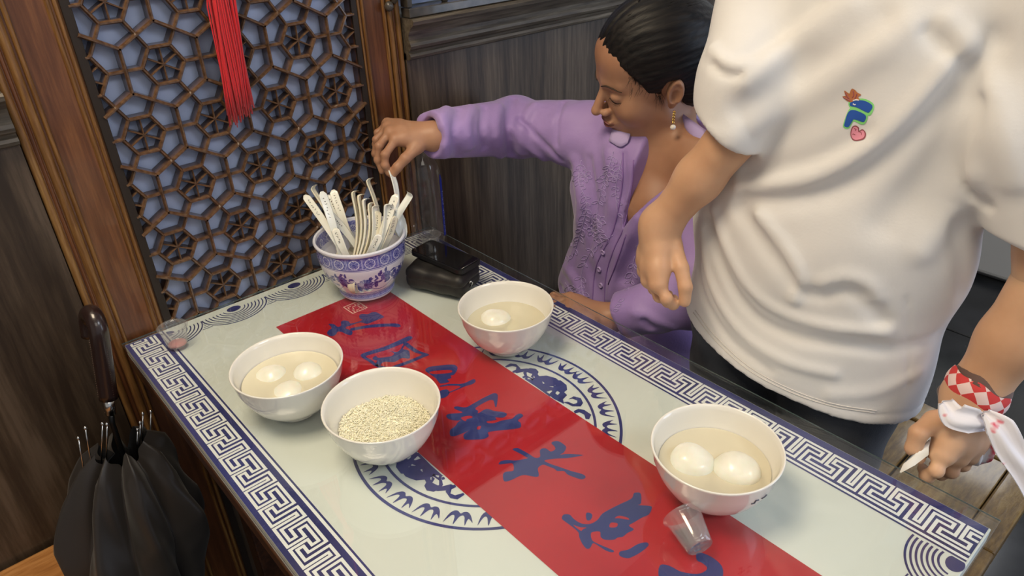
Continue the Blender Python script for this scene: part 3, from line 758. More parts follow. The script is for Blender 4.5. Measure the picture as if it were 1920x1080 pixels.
# rice
rx, ry = BW['rice']; mb = MB(); rn = random.Random(3)
gv = [(-1, 0, 0), (-.6, .42, .0), (-.6, -.2, .36), (-.6, -.2, -.36), (.6, .42, 0), (.6, -.2, .36), (.6, -.2, -.36), (1, 0, 0)]
gf = [(0, 1, 2), (0, 2, 3), (0, 3, 1), (1, 4, 5, 2), (2, 5, 6, 3), (3, 6, 4, 1), (7, 5, 4), (7, 6, 5), (7, 4, 6)]
def rice_h(u, v):
    return .049+.006*math.sin(u*40+1)*math.cos(v*33)-.9*(u*u+v*v)*.6
for i in range(7000):
    a = rn.random()*6.283; rr = math.sqrt(rn.random())*.066
    u, v = rr*math.cos(a), rr*math.sin(a); z = rice_h(u, v)-rn.random()*.005
    z = max(z, .012)
    if math.hypot(u, v) > in_r(z)-.003: continue
    L = .0023+rn.random()*.0007
    m = (Matrix.Rotation(rn.random()*6.283, 3, 'Z') @ Matrix.Rotation((rn.random()-.5)*1.1, 3, 'Y') @ Matrix.Rotation(rn.random()*6, 3, 'X'))
    vs = [m @ Vector((x*L, y*L*.62, w*L*.62)) for x, y, w in gv]
    mb.add(([(w.x+u, w.y+v, w.z+z) for w in vs], gf))
hv = []; hf = []
for j in range(9):
    for i in range(40):
        a = 2*math.pi*i/40; r0 = .064*j/8; u, v = r0*math.cos(a), r0*math.sin(a); hv.append((u, v, max(rice_h(u, v)-.003, .016)))
for j in range(8):
    for i in range(40): hf.append((j*40+i, (j+1)*40+i, (j+1)*40+(i+1) % 40, j*40+(i+1) % 40))
mb.add((hv, hf))
o = mb.build('rice', mat('cooked rice', (.98, .95, .76), .4), None, True, (rx, ry, GZ))
tag(o, 'loose white cooked rice filling the bowl in front of the three-dumpling bowl', 'rice', kind='stuff')
# small print on the bowl nearest the tipped cup
bb = bvh([(v[0]+BW['br'][0], v[1]+BW['br'][1], v[2]+GZ) for v in bv], bf)
M_grey = mat('grey print', (.12, .12, .15), .5)
def draped(tree, pxs, w, mt, name, parent, off=.0004, n=6):
    pts = []
    for p in catmull([V(a, b) for a, b in pxs], 5):
        q, nn = cast_px(tree, p[0], p[1], off)
        if q is not None: pts.append(q)
    if len(pts) < 2: return None
    v, f = tube(pts, w, n, flat=1.0)
    return mesh_obj(name, v, f, mt, parent, True)
br = [o for o in COL.objects if o.name.startswith('bowl') and 'nearest the tipped' in o.get('label', '')][0]
for st in ([(1409, 944), (1414, 943), (1417, 938), (1422, 937)], [(1428, 934), (1433, 931), (1437, 927)]):
    pts = [cast_px(bb, *p, .0003)[0] for p in st]
    v, f = tube(pts, .0011, 6)
    o = mesh_obj('printed_mark', [np.array(p)-V(*br.location) for p in v], f, M_grey, None, True); o.parent = br

# ================================================================== BLUE AND WHITE POT OF SPOONS
px0, py0 = .42, -.1476+.002
PR, PH = .088, .119
pot = thing('spoon_pot', 'round blue and white porcelain pot crowded with pale spoons', 'pot', (px0, py0, GZ))
prof = [(.0001, .004), (.040, .004), (.046, 0), (.0525, 0), (.055, .006), (.0535, .012), (.060, .022), (.070, .038), (.0785, .056), (.0835, .074), (.0852, .092), (.0850, .104), (.0862, .110),
        (.0882, .113), (.0886, .1165), (.0868, .1190), (.0835, .1180), (.0815, .112), (.0805, .098), (.079, .078), (.072, .052), (.060, .030), (.042, .014), (.0001, .010)]
def dense(prof, step):
    out = [prof[0]]
    for a, b in zip(prof, prof[1:]):
        n = max(1, int(math.hypot(b[0]-a[0], b[1]-a[1])/step))
        for k in range(1, n+1): out.append((a[0]+(b[0]-a[0])*k/n, a[1]+(b[1]-a[1])*k/n))
    return out
pp = catmull([V(*p) for p in prof[3:13]], 4)
prof2 = prof[:3]+[tuple(p) for p in pp]+prof[13:]
pd = dense(prof2, .00075); NA = 760
vv, ff = lathe(pd, NA)
me = bpy.data.meshes.new('pot_body'); 
me.from_pydata(vv, [], ff); me.polygons.foreach_set('use_smooth', [True]*len(me.polygons))
# printed decoration as a per-vertex ink amount on the porcelain
P = np.array(vv); ang = np.arctan2(P[:, 1], P[:, 0]); hh = P[:, 2]*1000; rad = np.hypot(P[:, 0], P[:, 1])*1000
outer = np.repeat(np.array([i < len(pd)-1 for i in range(len(pd))]), NA)
imax = max(range(len(pd)), key=lambda i: pd[i][1])
isout = np.repeat(np.arange(len(pd)) < imax, NA)
ink = np.zeros(len(P))
u = ang*82                          # mm around
def paint(mask, v): ink[mask] = np.maximum(ink[mask], v) if np.isscalar(v) else np.maximum(ink[mask], v[mask])
rn = np.random.RandomState(7)
# upper band with round flowers
bandm = isout & (hh > 84) & (hh < 109)
per = 2*math.pi*82/18
bu = (u/per-np.floor(u/per)-.5)*per; bw = hh-96.5
rr = np.hypot(bu, bw); th = np.arctan2(bw, bu)
noise = (np.sin(u*2.1+np.sin(hh*1.7)*2)*np.sin(hh*2.3+np.sin(u*1.3)*2) > .0)
ink[bandm] = np.where(noise[bandm], .85, .45)
ring = bandm & (rr < 9.6); ink[ring] = .0
ink[bandm & (rr < 8.2)] = .75
pet = bandm & (rr < 7.2) & (rr > 2.2) & (np.cos(8*th) > -.1); ink[pet] = .05
ink[bandm & (rr < 6.6) & (rr > 2.4) & (np.cos(8*th) > .5)] = .9
ink[bandm & (rr < 1.8)] = .9
sep = bandm & (np.abs(np.abs(bu)-per/2) < 1.1); ink[sep] = .08
ink[bandm & (np.abs(np.abs(bu)-per/2) < .45)] = .8
for h0, w in ((109.3, .9), (84.2, .8), (81.8, .45)): ink[isout & (np.abs(hh-h0) < w)] = .9
ink[bandm & (np.abs(hh-106.5) < .5)] = .1; ink[bandm & (np.abs(hh-86.3) < .5)] = .1
# peonies, leaves and vines between the bands
body = isout & (hh > 22) & (hh < 80)
def du(u0):
    d = u-u0; c = 2*math.pi*82
    return (d+c/2) % c-c/2
sc = np.clip(rad/82, .6, 1)
for k in range(12):
    u0 = -258+k*42.9+rn.uniform(-3, 3); h0 = 60 if k % 2 else 48; R = 13.5 if k % 2 == 0 else 10.0
    x = du(u0)*sc; y = (hh-h0)*1.08; r = np.hypot(x, y); t = np.arctan2(y, x)
    edge = R*(1+.16*np.abs(np.sin(6.5*t)))
    m = body & (r < edge)
    val = .55+.4*(np.sin(r*2.4+2*np.sin(9*t)) > -.2)
    ink[m] = val[m]
    ink[m & (np.abs(np.sin(6.5*t)) < .22) & (r > R*.35)] = .12
    ink[m & (r < R*.25)] = .95
    for j in range(15):
        a = rn.uniform(0, 6.28); d = R+rn.uniform(5, 10); lx, ly = u0+d*math.cos(a)/.9, h0+d*.75*math.sin(a)
        a2 = a+rn.uniform(-.9, .9); xx = du(lx)*sc; yy = hh-ly
        p1 = xx*math.cos(a2)+yy*math.sin(a2); p2 = -xx*math.sin(a2)+yy*math.cos(a2)+.05*p1*p1
        m = body & ((p1/rn.uniform(4.2, 6.4))**2+(p2/rn.uniform(1.8, 2.8))**2 < 1)
        ink[m] = .97
        ink[m & (np.abs(p2) < .3)] = .4
vine = body & (np.abs(hh-(38+9*np.sin(u/57.2*2*math.pi/2)+2.5*np.sin(u/9))) < .75); ink[vine] = np.maximum(ink[vine], .85)
vine = body & (np.abs(hh-(52+16*np.sin(u/57.2*math.pi+1.2))) < .6); ink[vine] = np.maximum(ink[vine], .8)
for h0, w in ((21.2, .8), (17.8, .4), (6.5, .8)): ink[isout & (np.abs(hh-h0) < w)] = .9
foot = isout & (hh > 8) & (hh < 17); ink[foot] = np.where(((np.sin(u*1.6)*np.sin(hh*1.5) > -.1))[foot], .8, .2)
inn = (~isout) & (hh > 88) & (hh < 113); ink[inn] = np.where(noise[inn], .75, .3)
ink[inn & (rr < 8)] = .1; ink[inn & (rr < 6) & (np.cos(8*th) > 0)] = .85
ca = me.color_attributes.new('ink', 'FLOAT_COLOR', 'POINT')
ca.data.foreach_set('color', np.stack([ink, ink, ink, np.ones(len(ink))], 1).ravel())
M_bw = mat('blue and white porcelain', (.8, .8, .85), .1, coat=.6)
an = nd(M_bw, 'ShaderNodeVertexColor', layer_name='ink')
r_ = ramp(M_bw, [(0, (.76, .77, .86)), (.5, (.19, .20, .55)), (1, (.030, .030, .22))]); lk(M_bw, an, 'Color', r_, 'Fac')
lk(M_bw, r_, 'Color', M_bw.node_tree.nodes['Principled BSDF'], 'Base Color')
me.materials.append(M_bw)
ob = bpy.data.objects.new('pot_body', me); COL.objects.link(ob); ob.parent = pot

# spoons: a handle sweeping into a small oval bowl
M_spoon = [mat('ivory melamine %s' % n, c, .28, coat=.3, sss=.1) for n, c in (('a', (.87, .85, .75)), ('b', (.86, .80, .62)), ('c', (.80, .82, .78)))]
M_ink = mat('dark handle print', (.06, .05, .05), .5)
def spoon_mesh(L, hook, wid=.0080, thick=.0028, bend=.010):
    """handle along +z from 0 (junction) to L, open face towards -y"""
    n = 22; rows = []
    for i in range(n+1):
        t = i/n; z = L*t; y = -bend*math.sin(math.pi*min(1, t*1.02))*(1 if hook else .6)
        w = wid*(.62+.38*min(1, t*1.6)) if t < .93 else wid*math.sqrt(max(.02, 1-((t-.93)/.075)**2))
        rows.append((V(0, y, z), w))
    if hook:
        for k in range(1, 5):
            a = k*.42; rows.append((V(0, rows[n][0][1]-.010*(1-math.cos(a))-0, L+.006*math.sin(a)), wid*(1-.1*k)))
        rows = [(p, w if i < n*.93 or i > n else wid) for i, (p, w) in enumerate(rows)]
    M = 10; vs = []; fs = []
    for p, w in rows:
        for k in range(M):
            a = 2*math.pi*k/M; x = w*math.cos(a); cc = (x/w)**2 if w else 0
            y = thick*math.sin(a)*(1 if math.sin(a) > 0 else .6)-.0026*cc*(w/wid)
            vs.append(p+V(x, y, 0))
    for i in range(len(rows)-1):
        for k in range(M):
            l = (k+1) % M; fs.append((i*M+k, i*M+l, (i+1)*M+l, (i+1)*M+k))
    fs.append(tuple((len(rows)-1)*M+k for k in range(M)))
    # bowl of the spoon, hanging below the junction
    o = len(vs); q = 14; rings = 5
    for j in range(rings+1):
        ph = math.pi/2*j/rings
        for k in range(q):
            a = 2*math.pi*k/q
            vs.append(V(.0195*math.sin(ph)*math.cos(a), .014*math.cos(ph)-.004, -.026+.030*math.sin(ph)*math.sin(a)))
    for j in range(rings):
        for k in range(q): fs.append((o+j*q+k, o+j*q+(k+1) % q, o+(j+1)*q+(k+1) % q, o+(j+1)*q+k))
    return vs, fs
SP_LIST = [  # top px, point where it meets the rim plane px, roll, hook, colour, label
 ((571, 366), (606, 436), .35, 0, 0, 'ivory spoon leaning furthest left out of the pot, broad printed handle'),
 ((586, 356), (612, 436), 1.1, 1, 1, 'beige spoon seen edge-on between the two leftmost printed handles'),
 ((603, 359), (620, 462), .25, 0, 2, 'pale spoon with broad handle, second printed one from the left'),
 ((624, 356), (650, 428), -.1, 0, 0, 'ivory spoon with broad printed handle behind the left cluster'),
 ((614, 366), (642, 420), .1, 0, 2, 'pale spoon half hidden behind the left cluster of handles'),
 ((617, 400), (648, 440), .5, 0, 2, 'short pale spoon leaning across the left cluster'),
 ((628, 428), (640, 468), -.3, 0, 0, 'low ivory spoon whose handle barely clears the left rim'),
 ((661, 363), (656, 464), 1.25, 1, 1, 'ivory spoon standing upright edge-on, first of the middle row'),
 ((672, 369), (663, 464), 1.3, 1, 1, 'ivory spoon standing upright edge-on, second of the middle row'),
 ((681, 377), (670, 463), 1.35, 1, 0, 'ivory spoon standing upright edge-on, third of the middle row'),
 ((692, 384), (680, 458), 1.2, 1, 1, 'ivory spoon edge-on with a wider back, fourth of the middle row'),
 ((701, 390), (690, 458), .9, 1, 0, 'ivory spoon leaning behind the fourth upright one of the middle row'),
 ((689, 341), (704, 430), 1.15, 1, 1, 'tallest ivory spoon with a hooked end rising above the middle row'),
 ((723, 386), (706, 462), 1.2, 1, 2, 'pale spoon seen edge-on right of the tallest hooked one'),
 ((744, 364), (722, 460), -.25, 0, 0, 'ivory spoon with broad printed handle in front at the right of the pot'),
 ((741, 405), (726, 458), .8, 0, 1, 'thick ivory spoon handle low at the right front of the pot'),
 ((769, 368), (738, 436), -.6, 1, 2, 'grey-white spoon with hooked end leaning furthest right'),
 ((708, 395), (700, 455), .4, 0, 1, 'short beige spoon filling the middle of the bunch'),
 ((731, 400), (717, 440), -.8, 0, 2, 'pale spoon half hidden behind the broad handle at the right'),
 ((712, 440), (700, 470), .2, 0, 0, 'lowest ivory spoon, only its shoulder above the front rim'),
]
rimz = GZ+.113
def place_spoon(base, tip, roll, hook, ci, label, name='spoon', marks=True, group='spoons standing in the blue and white pot', L=None):
    base = np.array(base); tip = np.array(tip)
    ax = tip-base; full = np.linalg.norm(ax); z = ax/full
    L = full
    vs, fs = spoon_mesh(L, hook)
    view = CAM-(base+tip)/2; view /= np.linalg.norm(view)
    y0 = -(view-z*(view@z)); y0 /= np.linalg.norm(y0)       # open face (-y) towards the table's head
    x0 = np.cross(y0, z)
    c, s = math.cos(roll), math.sin(roll); x = c*x0+s*y0; y = np.cross(z, x)
    R = np.stack([x, y, z], 1)
    o = mesh_obj(name, vs, fs, M_spoon[ci], None, True)
    o.matrix_world = Matrix([[*R[0], base[0]], [*R[1], base[1]], [*R[2], base[2]], [0, 0, 0, 1]])
    tag(o, label, 'spoon', group)
    if marks and not hook:
        mb = MB(); rn2 = random.Random(int(L*1e5))
        for k in range(7):
            zz = L*(.90-.043*k); yb = -.010*.6*math.sin(math.pi*zz/L)-.0030
            for q in range(2):
                a = V(rn2.uniform(-.0028, .0002), yb+.0010, zz+rn2.uniform(-.001, .001)); b = a+V(rn2.uniform(.0008, .0024), 0, rn2.uniform(-.0016, .0016))
                mb.add(tube([a, b], .00042, 5))
        mk = mb.build('printed_mark', M_ink, None, False); mk.parent = o
    return o
for k, (tp, ep, roll, hook, ci, label) in enumerate(SP_LIST):
    e = onp(*ep, 2, rimz)
    v = V(e[0]-px0, e[1]-py0); rr_ = np.hypot(*v)
    if rr_ > .066: e[:2] = V(px0, py0)+v/rr_*.066
    de = (e-CAM)@FWD
    t = at(*tp, de-.006)
    d = (t-e)/np.linalg.norm(t-e)
    base = e-d*((e[2]-(GZ+.058))/max(d[2], .3))*.62
    v = V(base[0]-px0, base[1]-py0); q = np.hypot(*v)
    if q > .048: base[:2] = V(px0, py0)+v/q*.048
    place_spoon(base, t, roll, hook, ci, label)

# ================================================================== SMALL CLEAR CUPS
M_clear = clear_glass('clear plastic', (.96, .96, .965), 1.49, .06, boost=1.1, haze=.07)
def cup_mesh(rt, rb, h, lip=.0022):
    pr = [(.0001, .0010), (rb*.86, .0010), (rb*.9, 0), (rb, .0008)]
    for k in range(1, 7): pr.append((rb+(rt-rb)*k/7, h*k/7))
    pr += [(rt, h*.93), (rt+lip, h*.945), (rt+lip+.0004, h*.985), (rt+.001, h), (rt-.0008, h*.985), (rt-.0012, h*.93)]
    for k in range(6, 0, -1): pr.append((rb+(rt-rb)*k/7-.0009, h*k/7))
    pr += [(rb*.8, .0024), (.0001, .0022)]
    return lathe(pr, 40)
def cup(loc, label, rt=.0235, rb=.0165, h=.040, rot=None, extra=None):
    v, f = cup_mesh(rt, rb, h)
    o = mesh_obj('plastic_cup', v, f, M_clear, None, True, loc)
    if rot is not None: o.matrix_world = Matrix.Translation(Vector(loc)) @ rot.to_4x4()
    return tag(o, label, 'cup', 'small clear plastic cups')
p = onp(333, 649, 2, GZ)
c1 = cup((p[0]+.002, p[1]+.004, GZ), 'small clear plastic cup with pink residue standing on the table corner by the lattice')
v, f = lathe([(.0001, .0026), (.0145, .0026), (.0158, .0032), (.0158, .0037), (.0001, .0034)], 32)
pk = mesh_obj('residue', v, f, mat('pink residue', (.75, .32, .30), .3, trans=.4), None, True); pk.parent = c1
p = onp(800, 452, 2, GZ)
cup((p[0]-.012, p[1]-.035, GZ), 'small clear plastic cup standing in front of the bottle behind the phone', rt=.0215, rb=.016, h=.034)
a = onp(1281, 975, 2, GZ+.022); b = onp(1312, 1029, 2, GZ+.016)
ax = V(a[0]-b[0], a[1]-b[1], 0); ax /= np.linalg.norm(ax)
rt, rb, h = .0235, .0165, .046
til = math.atan2(rt+.0026-rb, h*.97)
z = V(ax[0]*math.cos(til), ax[1]*math.cos(til), math.sin(til)); x = np.cross(z, V(0, 0, 1)); x /= np.linalg.norm(x); y = np.cross(z, x)
R3 = Matrix([[x[0], y[0], z[0]], [x[1], y[1], z[1]], [x[2], y[2], z[2]]])
cup((b[0]+.001, b[1], GZ+rb*math.cos(til)+.0006), 'small clear plastic cup with a lid tipped on its side on the red strip', rt, rb, h, R3)

# ================================================================== BOTTLE
bp0 = onp(800, 452, 2, GZ); bx, by = bp0[0]+.004, bp0[1]-.006
by = min(by, -.048)
btl = thing('water_bottle', 'clear empty plastic bottle with a narrow blue label strip against the wall', 'bottle', (bx, by, GZ))
pr = [(1.18*a_, 1.17*b_) for a_, b_ in [(.0001, .006), (.018, .003), (.026, 0), (.031, .003), (.0325, .012), (.0325, .03), (.0318, .034), (.0325, .038), (.0325, .075), (.0316, .079), (.0325, .083), (.0325, .120), (.0316, .124),
      (.0322, .130), (.0310, .142), (.0275, .156), (.0215, .170), (.0150, .182), (.0125, .190), (.0125, .197), (.0155, .198), (.0155, .201), (.0125, .202), (.0125, .212), (.0110, .212)]]
v, f = lathe([tuple(q) for q in pr], 48)
M_bot = clear_glass('clear bottle plastic', (.97, .975, .98), 1.45, .03, boost=1.3, haze=.02)
o = mesh_obj('bottle_body', v, f, M_bot, None, True); o.parent = btl
v, f = lathe([(.0001, .2495), (.0158, .2495), (.0176, .247), (.0176, .233), (.0168, .232)], 32)
o = mesh_obj('cap', v, f, mat('white cap', (.8, .8, .82), .4), None, True); o.parent = btl
# label strip: a narrow arc of the bottle's wall facing right
M_lab = mat('blue label', (.012, .03, .42), .35)
tocam = math.atan2(CAM[1]-by, CAM[0]-bx); a0 = tocam+1.02
vs = []; n = 8; Z = np.linspace(.020, .162, 12)
for zq in Z:
    for k in range(n+1):
        a = a0+.29*k/n; r_l = .0391 if zq < .15 else .0391-.11*(zq-.15)
        w = 1 if zq < .150 else .35
        a = a0+.17+(a-a0-.17)*w
        vs.append((r_l*math.cos(a), r_l*math.sin(a), zq))
fs = [(j*(n+1)+k, j*(n+1)+k+1, (j+1)*(n+1)+k+1, (j+1)*(n+1)+k) for j in range(11) for k in range(n)]
o = mesh_obj('label_strip', vs, fs, M_lab, None, True); o.parent = btl
mb = MB(); rn = random.Random(2)
for k in range(20):
    zz = .028+.005*k
    if k in (8, 12): continue
    for q in range(2):
        a = a0+.08+.12*rn.random(); b_ = a+.06; z2 = zz+rn.uniform(-.0015, .0015)
        mb.add(tube([V(  .0395*math.cos(a),   .0395*math.sin(a), z2), V(  .0395*math.cos(b_),   .0395*math.sin(b_), z2+rn.uniform(-.001, .002))], .00035, 4))
o = mb.build('lettering', mat('pale lettering', (.35, .42, .8), .5), None, False); o.parent = btl

# ================================================================== PHONE ON A POUCH
M_pouch = mat('black soft leather', (.012, .011, .010), .5)
noisy(M_pouch, (.008, .008, .008), (.022, .02, .018), (1, 1, 1), 60, 5, bump=.15)
A = onp(776, 540, 2, GZ+.004); B = onp(860, 560, 2, GZ+.004); Cc = onp(893, 533, 2, GZ+.004)
ang = math.atan2(B[1]-A[1], B[0]-A[0])
pc = (A+Cc)/2; 
pou = thing('pouch', 'black rounded pouch with a metal snap lying beneath the phone', 'pouch', (pc[0]+.004, pc[1]+.012, GZ), (0, 0, ang))
pl_len = np.linalg.norm(B[:2]-A[:2]); 
def pf(p):
    q = np.maximum(np.abs(p-V(0, 0, .024))-V(.052, .027, .009), 0)
    d = np.linalg.norm(q, axis=1)-.0145
    d += .0012*np.sin(p[:, 0]*120)*np.sin(p[:, 1]*90+1)+.0022*np.exp(-((p[:, 2]-.026)/.0016)**2)
    return d
v, f = surf(pf, (-.075, -.05, -.002), (.075, .05, .056), .0022)
o = np_mesh('pouch_body', [(v, f)], [M_pouch]); o.parent = pou
M_steel = mat('bright steel', (.7, .7, .7), .2, metal=1)
for sx in (-1, 1):
    v, f = tube([V(sx*.066, -.012, .024), V(sx*.071, -.010, .030), V(sx*.071, -.004, .024), V(sx*.067, -.006, .014)], .0013, 8)
    o = mesh_obj('ring', v, f, M_steel, None, True); o.parent = pou
ph = thing('phone', 'black glossy phone lying on the pouch beside the bottle', 'phone', (0, 0, 0))
P1 = onp(765, 467, 2, GZ+.060); P2 = onp(812, 451, 2, GZ+.060); P3 = onp(908, 487, 2, GZ+.058); P4 = onp(859, 509, 2, GZ+.058)
c4 = (P1+P2+P3+P4)/4; ex = (P3+P4-P1-P2)/2; ey = (P2+P3-P1-P4)/2
lx = np.linalg.norm(ex); ly = np.linalg.norm(ey); ex /= lx; ez = np.cross(ex, ey/ly); ez /= np.linalg.norm(ez); ey = np.cross(ez, ex)
if ez[2] < 0: ez = -ez; ey = -ey
ph.matrix_world = Matrix([[ex[0], ey[0], ez[0], c4[0]], [ex[1], ey[1], ez[1], c4[1]], [ex[2], ey[2], ez[2], c4[2]+.001], [0, 0, 0, 1]])
lx, ly = min(lx, .150), min(ly, .078)
def rbox(hx, hy, z0, z1, r, n=6):
    pts = []
    for cx, cy, a0_ in ((hx-r, hy-r, 0), (-hx+r, hy-r, 90), (-hx+r, -hy+r, 180), (hx-r, -hy+r, 270)):
        for k in range(n+1):
            a = math.radians(a0_+90*k/n); pts.append((cx+r*math.cos(a), cy+r*math.sin(a)))
    m = len(pts); vs = [(*p, z0) for p in pts]+[(*p, z1) for p in pts]
    return vs, [(i, (i+1) % m, (i+1) % m+m, i+m) for i in range(m)]+[tuple(range(m-1, -1, -1)), tuple(range(m, 2*m))]
v, f = rbox(lx/2, ly/2, -.010, -.001, .010)
o = mesh_obj('phone_case', v, f, mat('black phone case', (.012, .012, .013), .35)); o.parent = ph
v, f = rbox(lx/2-.003, ly/2-.003, -.001, .0002, .008)
o = mesh_obj('screen', v, f, mat('black screen', (.004, .004, .005), .04, spec=.8, coat=1)); o.parent = ph
v, f = tube([V(lx/2-.004, -ly/2+.006, .0005), V(lx/2-.004, ly/2-.010, .0005)], .0012, 8)
o = mesh_obj('trim_edge', v, f, mat('glossy case edge', (.02, .02, .02), .1, coat=1), None, True); o.parent = ph

# ================================================================== TASSEL
M_tas = mat('red silk', (.62, .012, .022), .45, sheen=.3)
tas = thing('tassel', 'long red silk tassel hanging in front of the lattice', 'tassel', (.29, -.03, 1.5))
mb = MB(); rn = random.Random(5)
top = onp(407, -160, 1, -.022)
for k in range(110):
    a = rn.random()*6.283; rr = math.sqrt(rn.random()); 
    zx = onp(414+rr*26*math.cos(a), 0, 1, -.022)[0]; 
    xe = onp(452+rr*27*math.cos(a), 215, 1, -.022)[0]; ze = onp(452, 196+rn.random()*34-10*math.cos(a), 1, -.022)[2]
    y0 = -.022+.011*rr*math.sin(a)
    pts = []
    for i in range(9):
        t = i/8; z = 1.50*(1-t)+ze*t
        tt = (z-1.308)/(ze-1.308)
        x = zx+(xe-zx)*tt if tt > 0 else top[0]+(zx-top[0])*min(1, max(0, (1.5-z)/(1.5-1.308)))
        w = .0022*math.sin(7*t+a*3)
        pts.append((x+w, y0+.001*math.sin(9*t+a), z))
    mb.add(tube(pts, [.0014]*8+[.0009], 5))
o = mb.build('fringe', M_tas, tas); o['kind'] = 'stuff'
v, f = lathe([(.0001, 1.54), (.010, 1.535), (.013, 1.52), (.014, 1.50), (.012, 1.49)], 20)
mesh_obj('knot', [(a+top[0], b-.022, c) for a, b, c in v], f, M_tas, tas, True)
v, f = tube([(top[0], -.022, 1.53), (top[0], -.022, 1.72), (top[0], .014, 1.75)], .0022, 8)
mesh_obj('cord', v, f, M_tas, tas, True)

# ================================================================== UMBRELLA
M_umb = mat('black nylon', (.020, .016, .014), .42, sheen=.1)
umb = thing('umbrella', 'black folded umbrella with leather handle leaning in the corner left of the table', 'umbrella', (-.10, -.13, 0))
hb = onp(208, 775, 1, -.13); ht = onp(188, 640, 1, -.13)
ax = ht-hb; ax /= np.linalg.norm(ax)
tipf = V(-.115, -.15, .006)
v, f = tube([tipf, hb-ax*.02, hb+ax*.002], [.0045, .0045, .0045], 12); mesh_obj('shaft', v, f, mat('black metal', (.02, .02, .02), .3, metal=.8), umb, True)
v, f = tube([hb, hb+ax*.032], [.0085, .0085], 20); mesh_obj('collar', v, f, M_steel, umb, True)
M_hand = mat('dark brown leather', (.018, .008, .007), .28, coat=.5)
hp = [hb+ax*.030, hb+ax*.07, hb+ax*.115]
side = V(-.08, .99, 0)
top_ = hb+ax*.15
for k in range(0, 9):
    a = math.pi*k/8*1.02; hp.append(top_+ax*.026*math.sin(a)+side*.022*(1-math.cos(a)))
hp.append(hp[-1]-ax*.02)
v, f = tube(catmull(hp, 4), .0145, 16); hd = mesh_obj('handle', v, f, M_hand, umb, True)
mb = MB()
for s in (-1, 1):
    for k in range(26):
        c = hb+ax*(.034+.0042*k)+RGT*s*.0125-FWD*.0070
        vv_, f_ = lathe([(.0001, -.0009), (.0009, 0), (.0001, .0009)], 6); mb.add(([np.array(q)+c for q in vv_], f_))
o = mb.build('stitching', mat('brown stitch', (.30, .2, .16), .5), hd); 
# loose canopy
cx0, cy0 = hb[0]-.006, hb[1]-.01
keys = [(.668, .045, 0), (.645, .078, .008), (.60, .102, .014), (.55, .118, .02), (.50, .135, .02), (.44, .140, .018), (.36, .128, .014), (.26, .085, .01), (.15, .04, .004), (.05, .010, 0), (.015, .006, 0)]
vs = []; fs = []; NA_ = 160; KZ = np.linspace(.668, .015, 60)
for z in KZ:
    kz = [k[0] for k in keys][::-1]
    R_ = float(np.interp(z, kz, [k[1] for k in keys][::-1])); am = float(np.interp(z, kz, [k[2] for k in keys][::-1]))
    t = (.668-z)/.65; cx = cx0*(1-t)+tipf[0]*t-.028*math.sin(math.pi*t); cy = cy0*(1-t)+tipf[1]*t
    for i in range(NA_):
        a = 2*math.pi*i/NA_
        q = (a*8/(2*math.pi)) % 1
        pleat = abs(q-.5)*2
        r = R_*(1-.30*(1-pleat)**1.5*(1 if z > .2 else .5))+am*.35*math.sin(3*a+z*20)+.004*math.sin(17*a+z*31)
        x = cx+r*math.cos(a+.5*t)*.92; y = cy+r*math.sin(a+.5*t)*.78
        y = min(y, -.006); x = max(x, -.212 if z < .44 else -.23)
        vs.append((x, y, z-.035*(1-pleat)*(1 if z > .55 else max(0, (z-.35)/.2))))
for j in range(len(KZ)-1):
    for i in range(NA_): fs.append((j*NA_+i, (j+1)*NA_+i, (j+1)*NA_+(i+1) % NA_, j*NA_+(i+1) % NA_))
mesh_obj('canopy', vs, fs, M_umb, umb, True)
for (tx, ty) in ((147, 822), (160, 803), (192, 795), (201, 796), (263, 793), (268, 776), (283, 772), (258, 806)):
    p = onp(tx, ty, 1, -.13-.002*(tx % 7)); q = onp(tx+(14 if tx < 190 else -2), ty+82, 1, -.14)
    v, f = tube([q, p+(q-p)*.3, p], [.0013, .0013, .0013], 8); rb_ = mesh_obj('rib', v, f, M_steel, umb, True)
    v, f = lathe([(.0001, -.003), (.0022, -.002), (.0026, 0), (.0018, .003), (.0001, .004)], 10)
    mesh_obj('rib_tip', [np.array(s_)+p for s_ in v], f, M_steel, rb_, True)

# ================================================================== PEOPLE
def skin(name, c1, c2, c3):
    m = mat(name, c2, .45, sss=.18, spec=.4)
    noisy(m, c1, c3, (1, 1, 1), 9, 5, .3, .7, bump=.05, dist=.0006)
    return m
M_skinA = skin('warm brown skin', (.34, .165, .095), (.42, .22, .13), (.47, .26, .16))
M_skinB = skin('light tan skin', (.52, .29, .17), (.61, .36, .22), (.66, .41, .26))
M_hair = mat('black hair', (.010, .009, .009), .46, spec=.25)
def hair_nodes(m):
    b = m.node_tree.nodes['Principled BSDF']; tc = nd(m, 'ShaderNodeTexCoord')
    ca_ = nd(m, 'ShaderNodeVertexColor', layer_name='comb')
    mp = nd(m, 'ShaderNodeMapping'); mp.inputs['Scale'].default_value = (150, 2.5, 150)
    n = nd(m, 'ShaderNodeTexNoise'); n.inputs['Scale'].default_value = 1.0; n.inputs['Detail'].default_value = 4
    lk(m, tc, 'Object', mp, 'Vector'); lk(m, mp, 'Vector', n, 'Vector')
    bp = nd(m, 'ShaderNodeBump'); bp.inputs['Strength'].default_value = .7; bp.inputs['Distance'].default_value = .0014
    lk(m, n, 'Fac', bp, 'Height'); lk(m, bp, 'Normal', b, 'Normal')
    r = ramp(m, [(.35, (.005, .005, .006)), (.7, (.018, .015, .014))]); lk(m, n, 'Fac', r, 'Fac'); lk(m, r, 'Color', b, 'Base Color')
hair_nodes(M_hair)
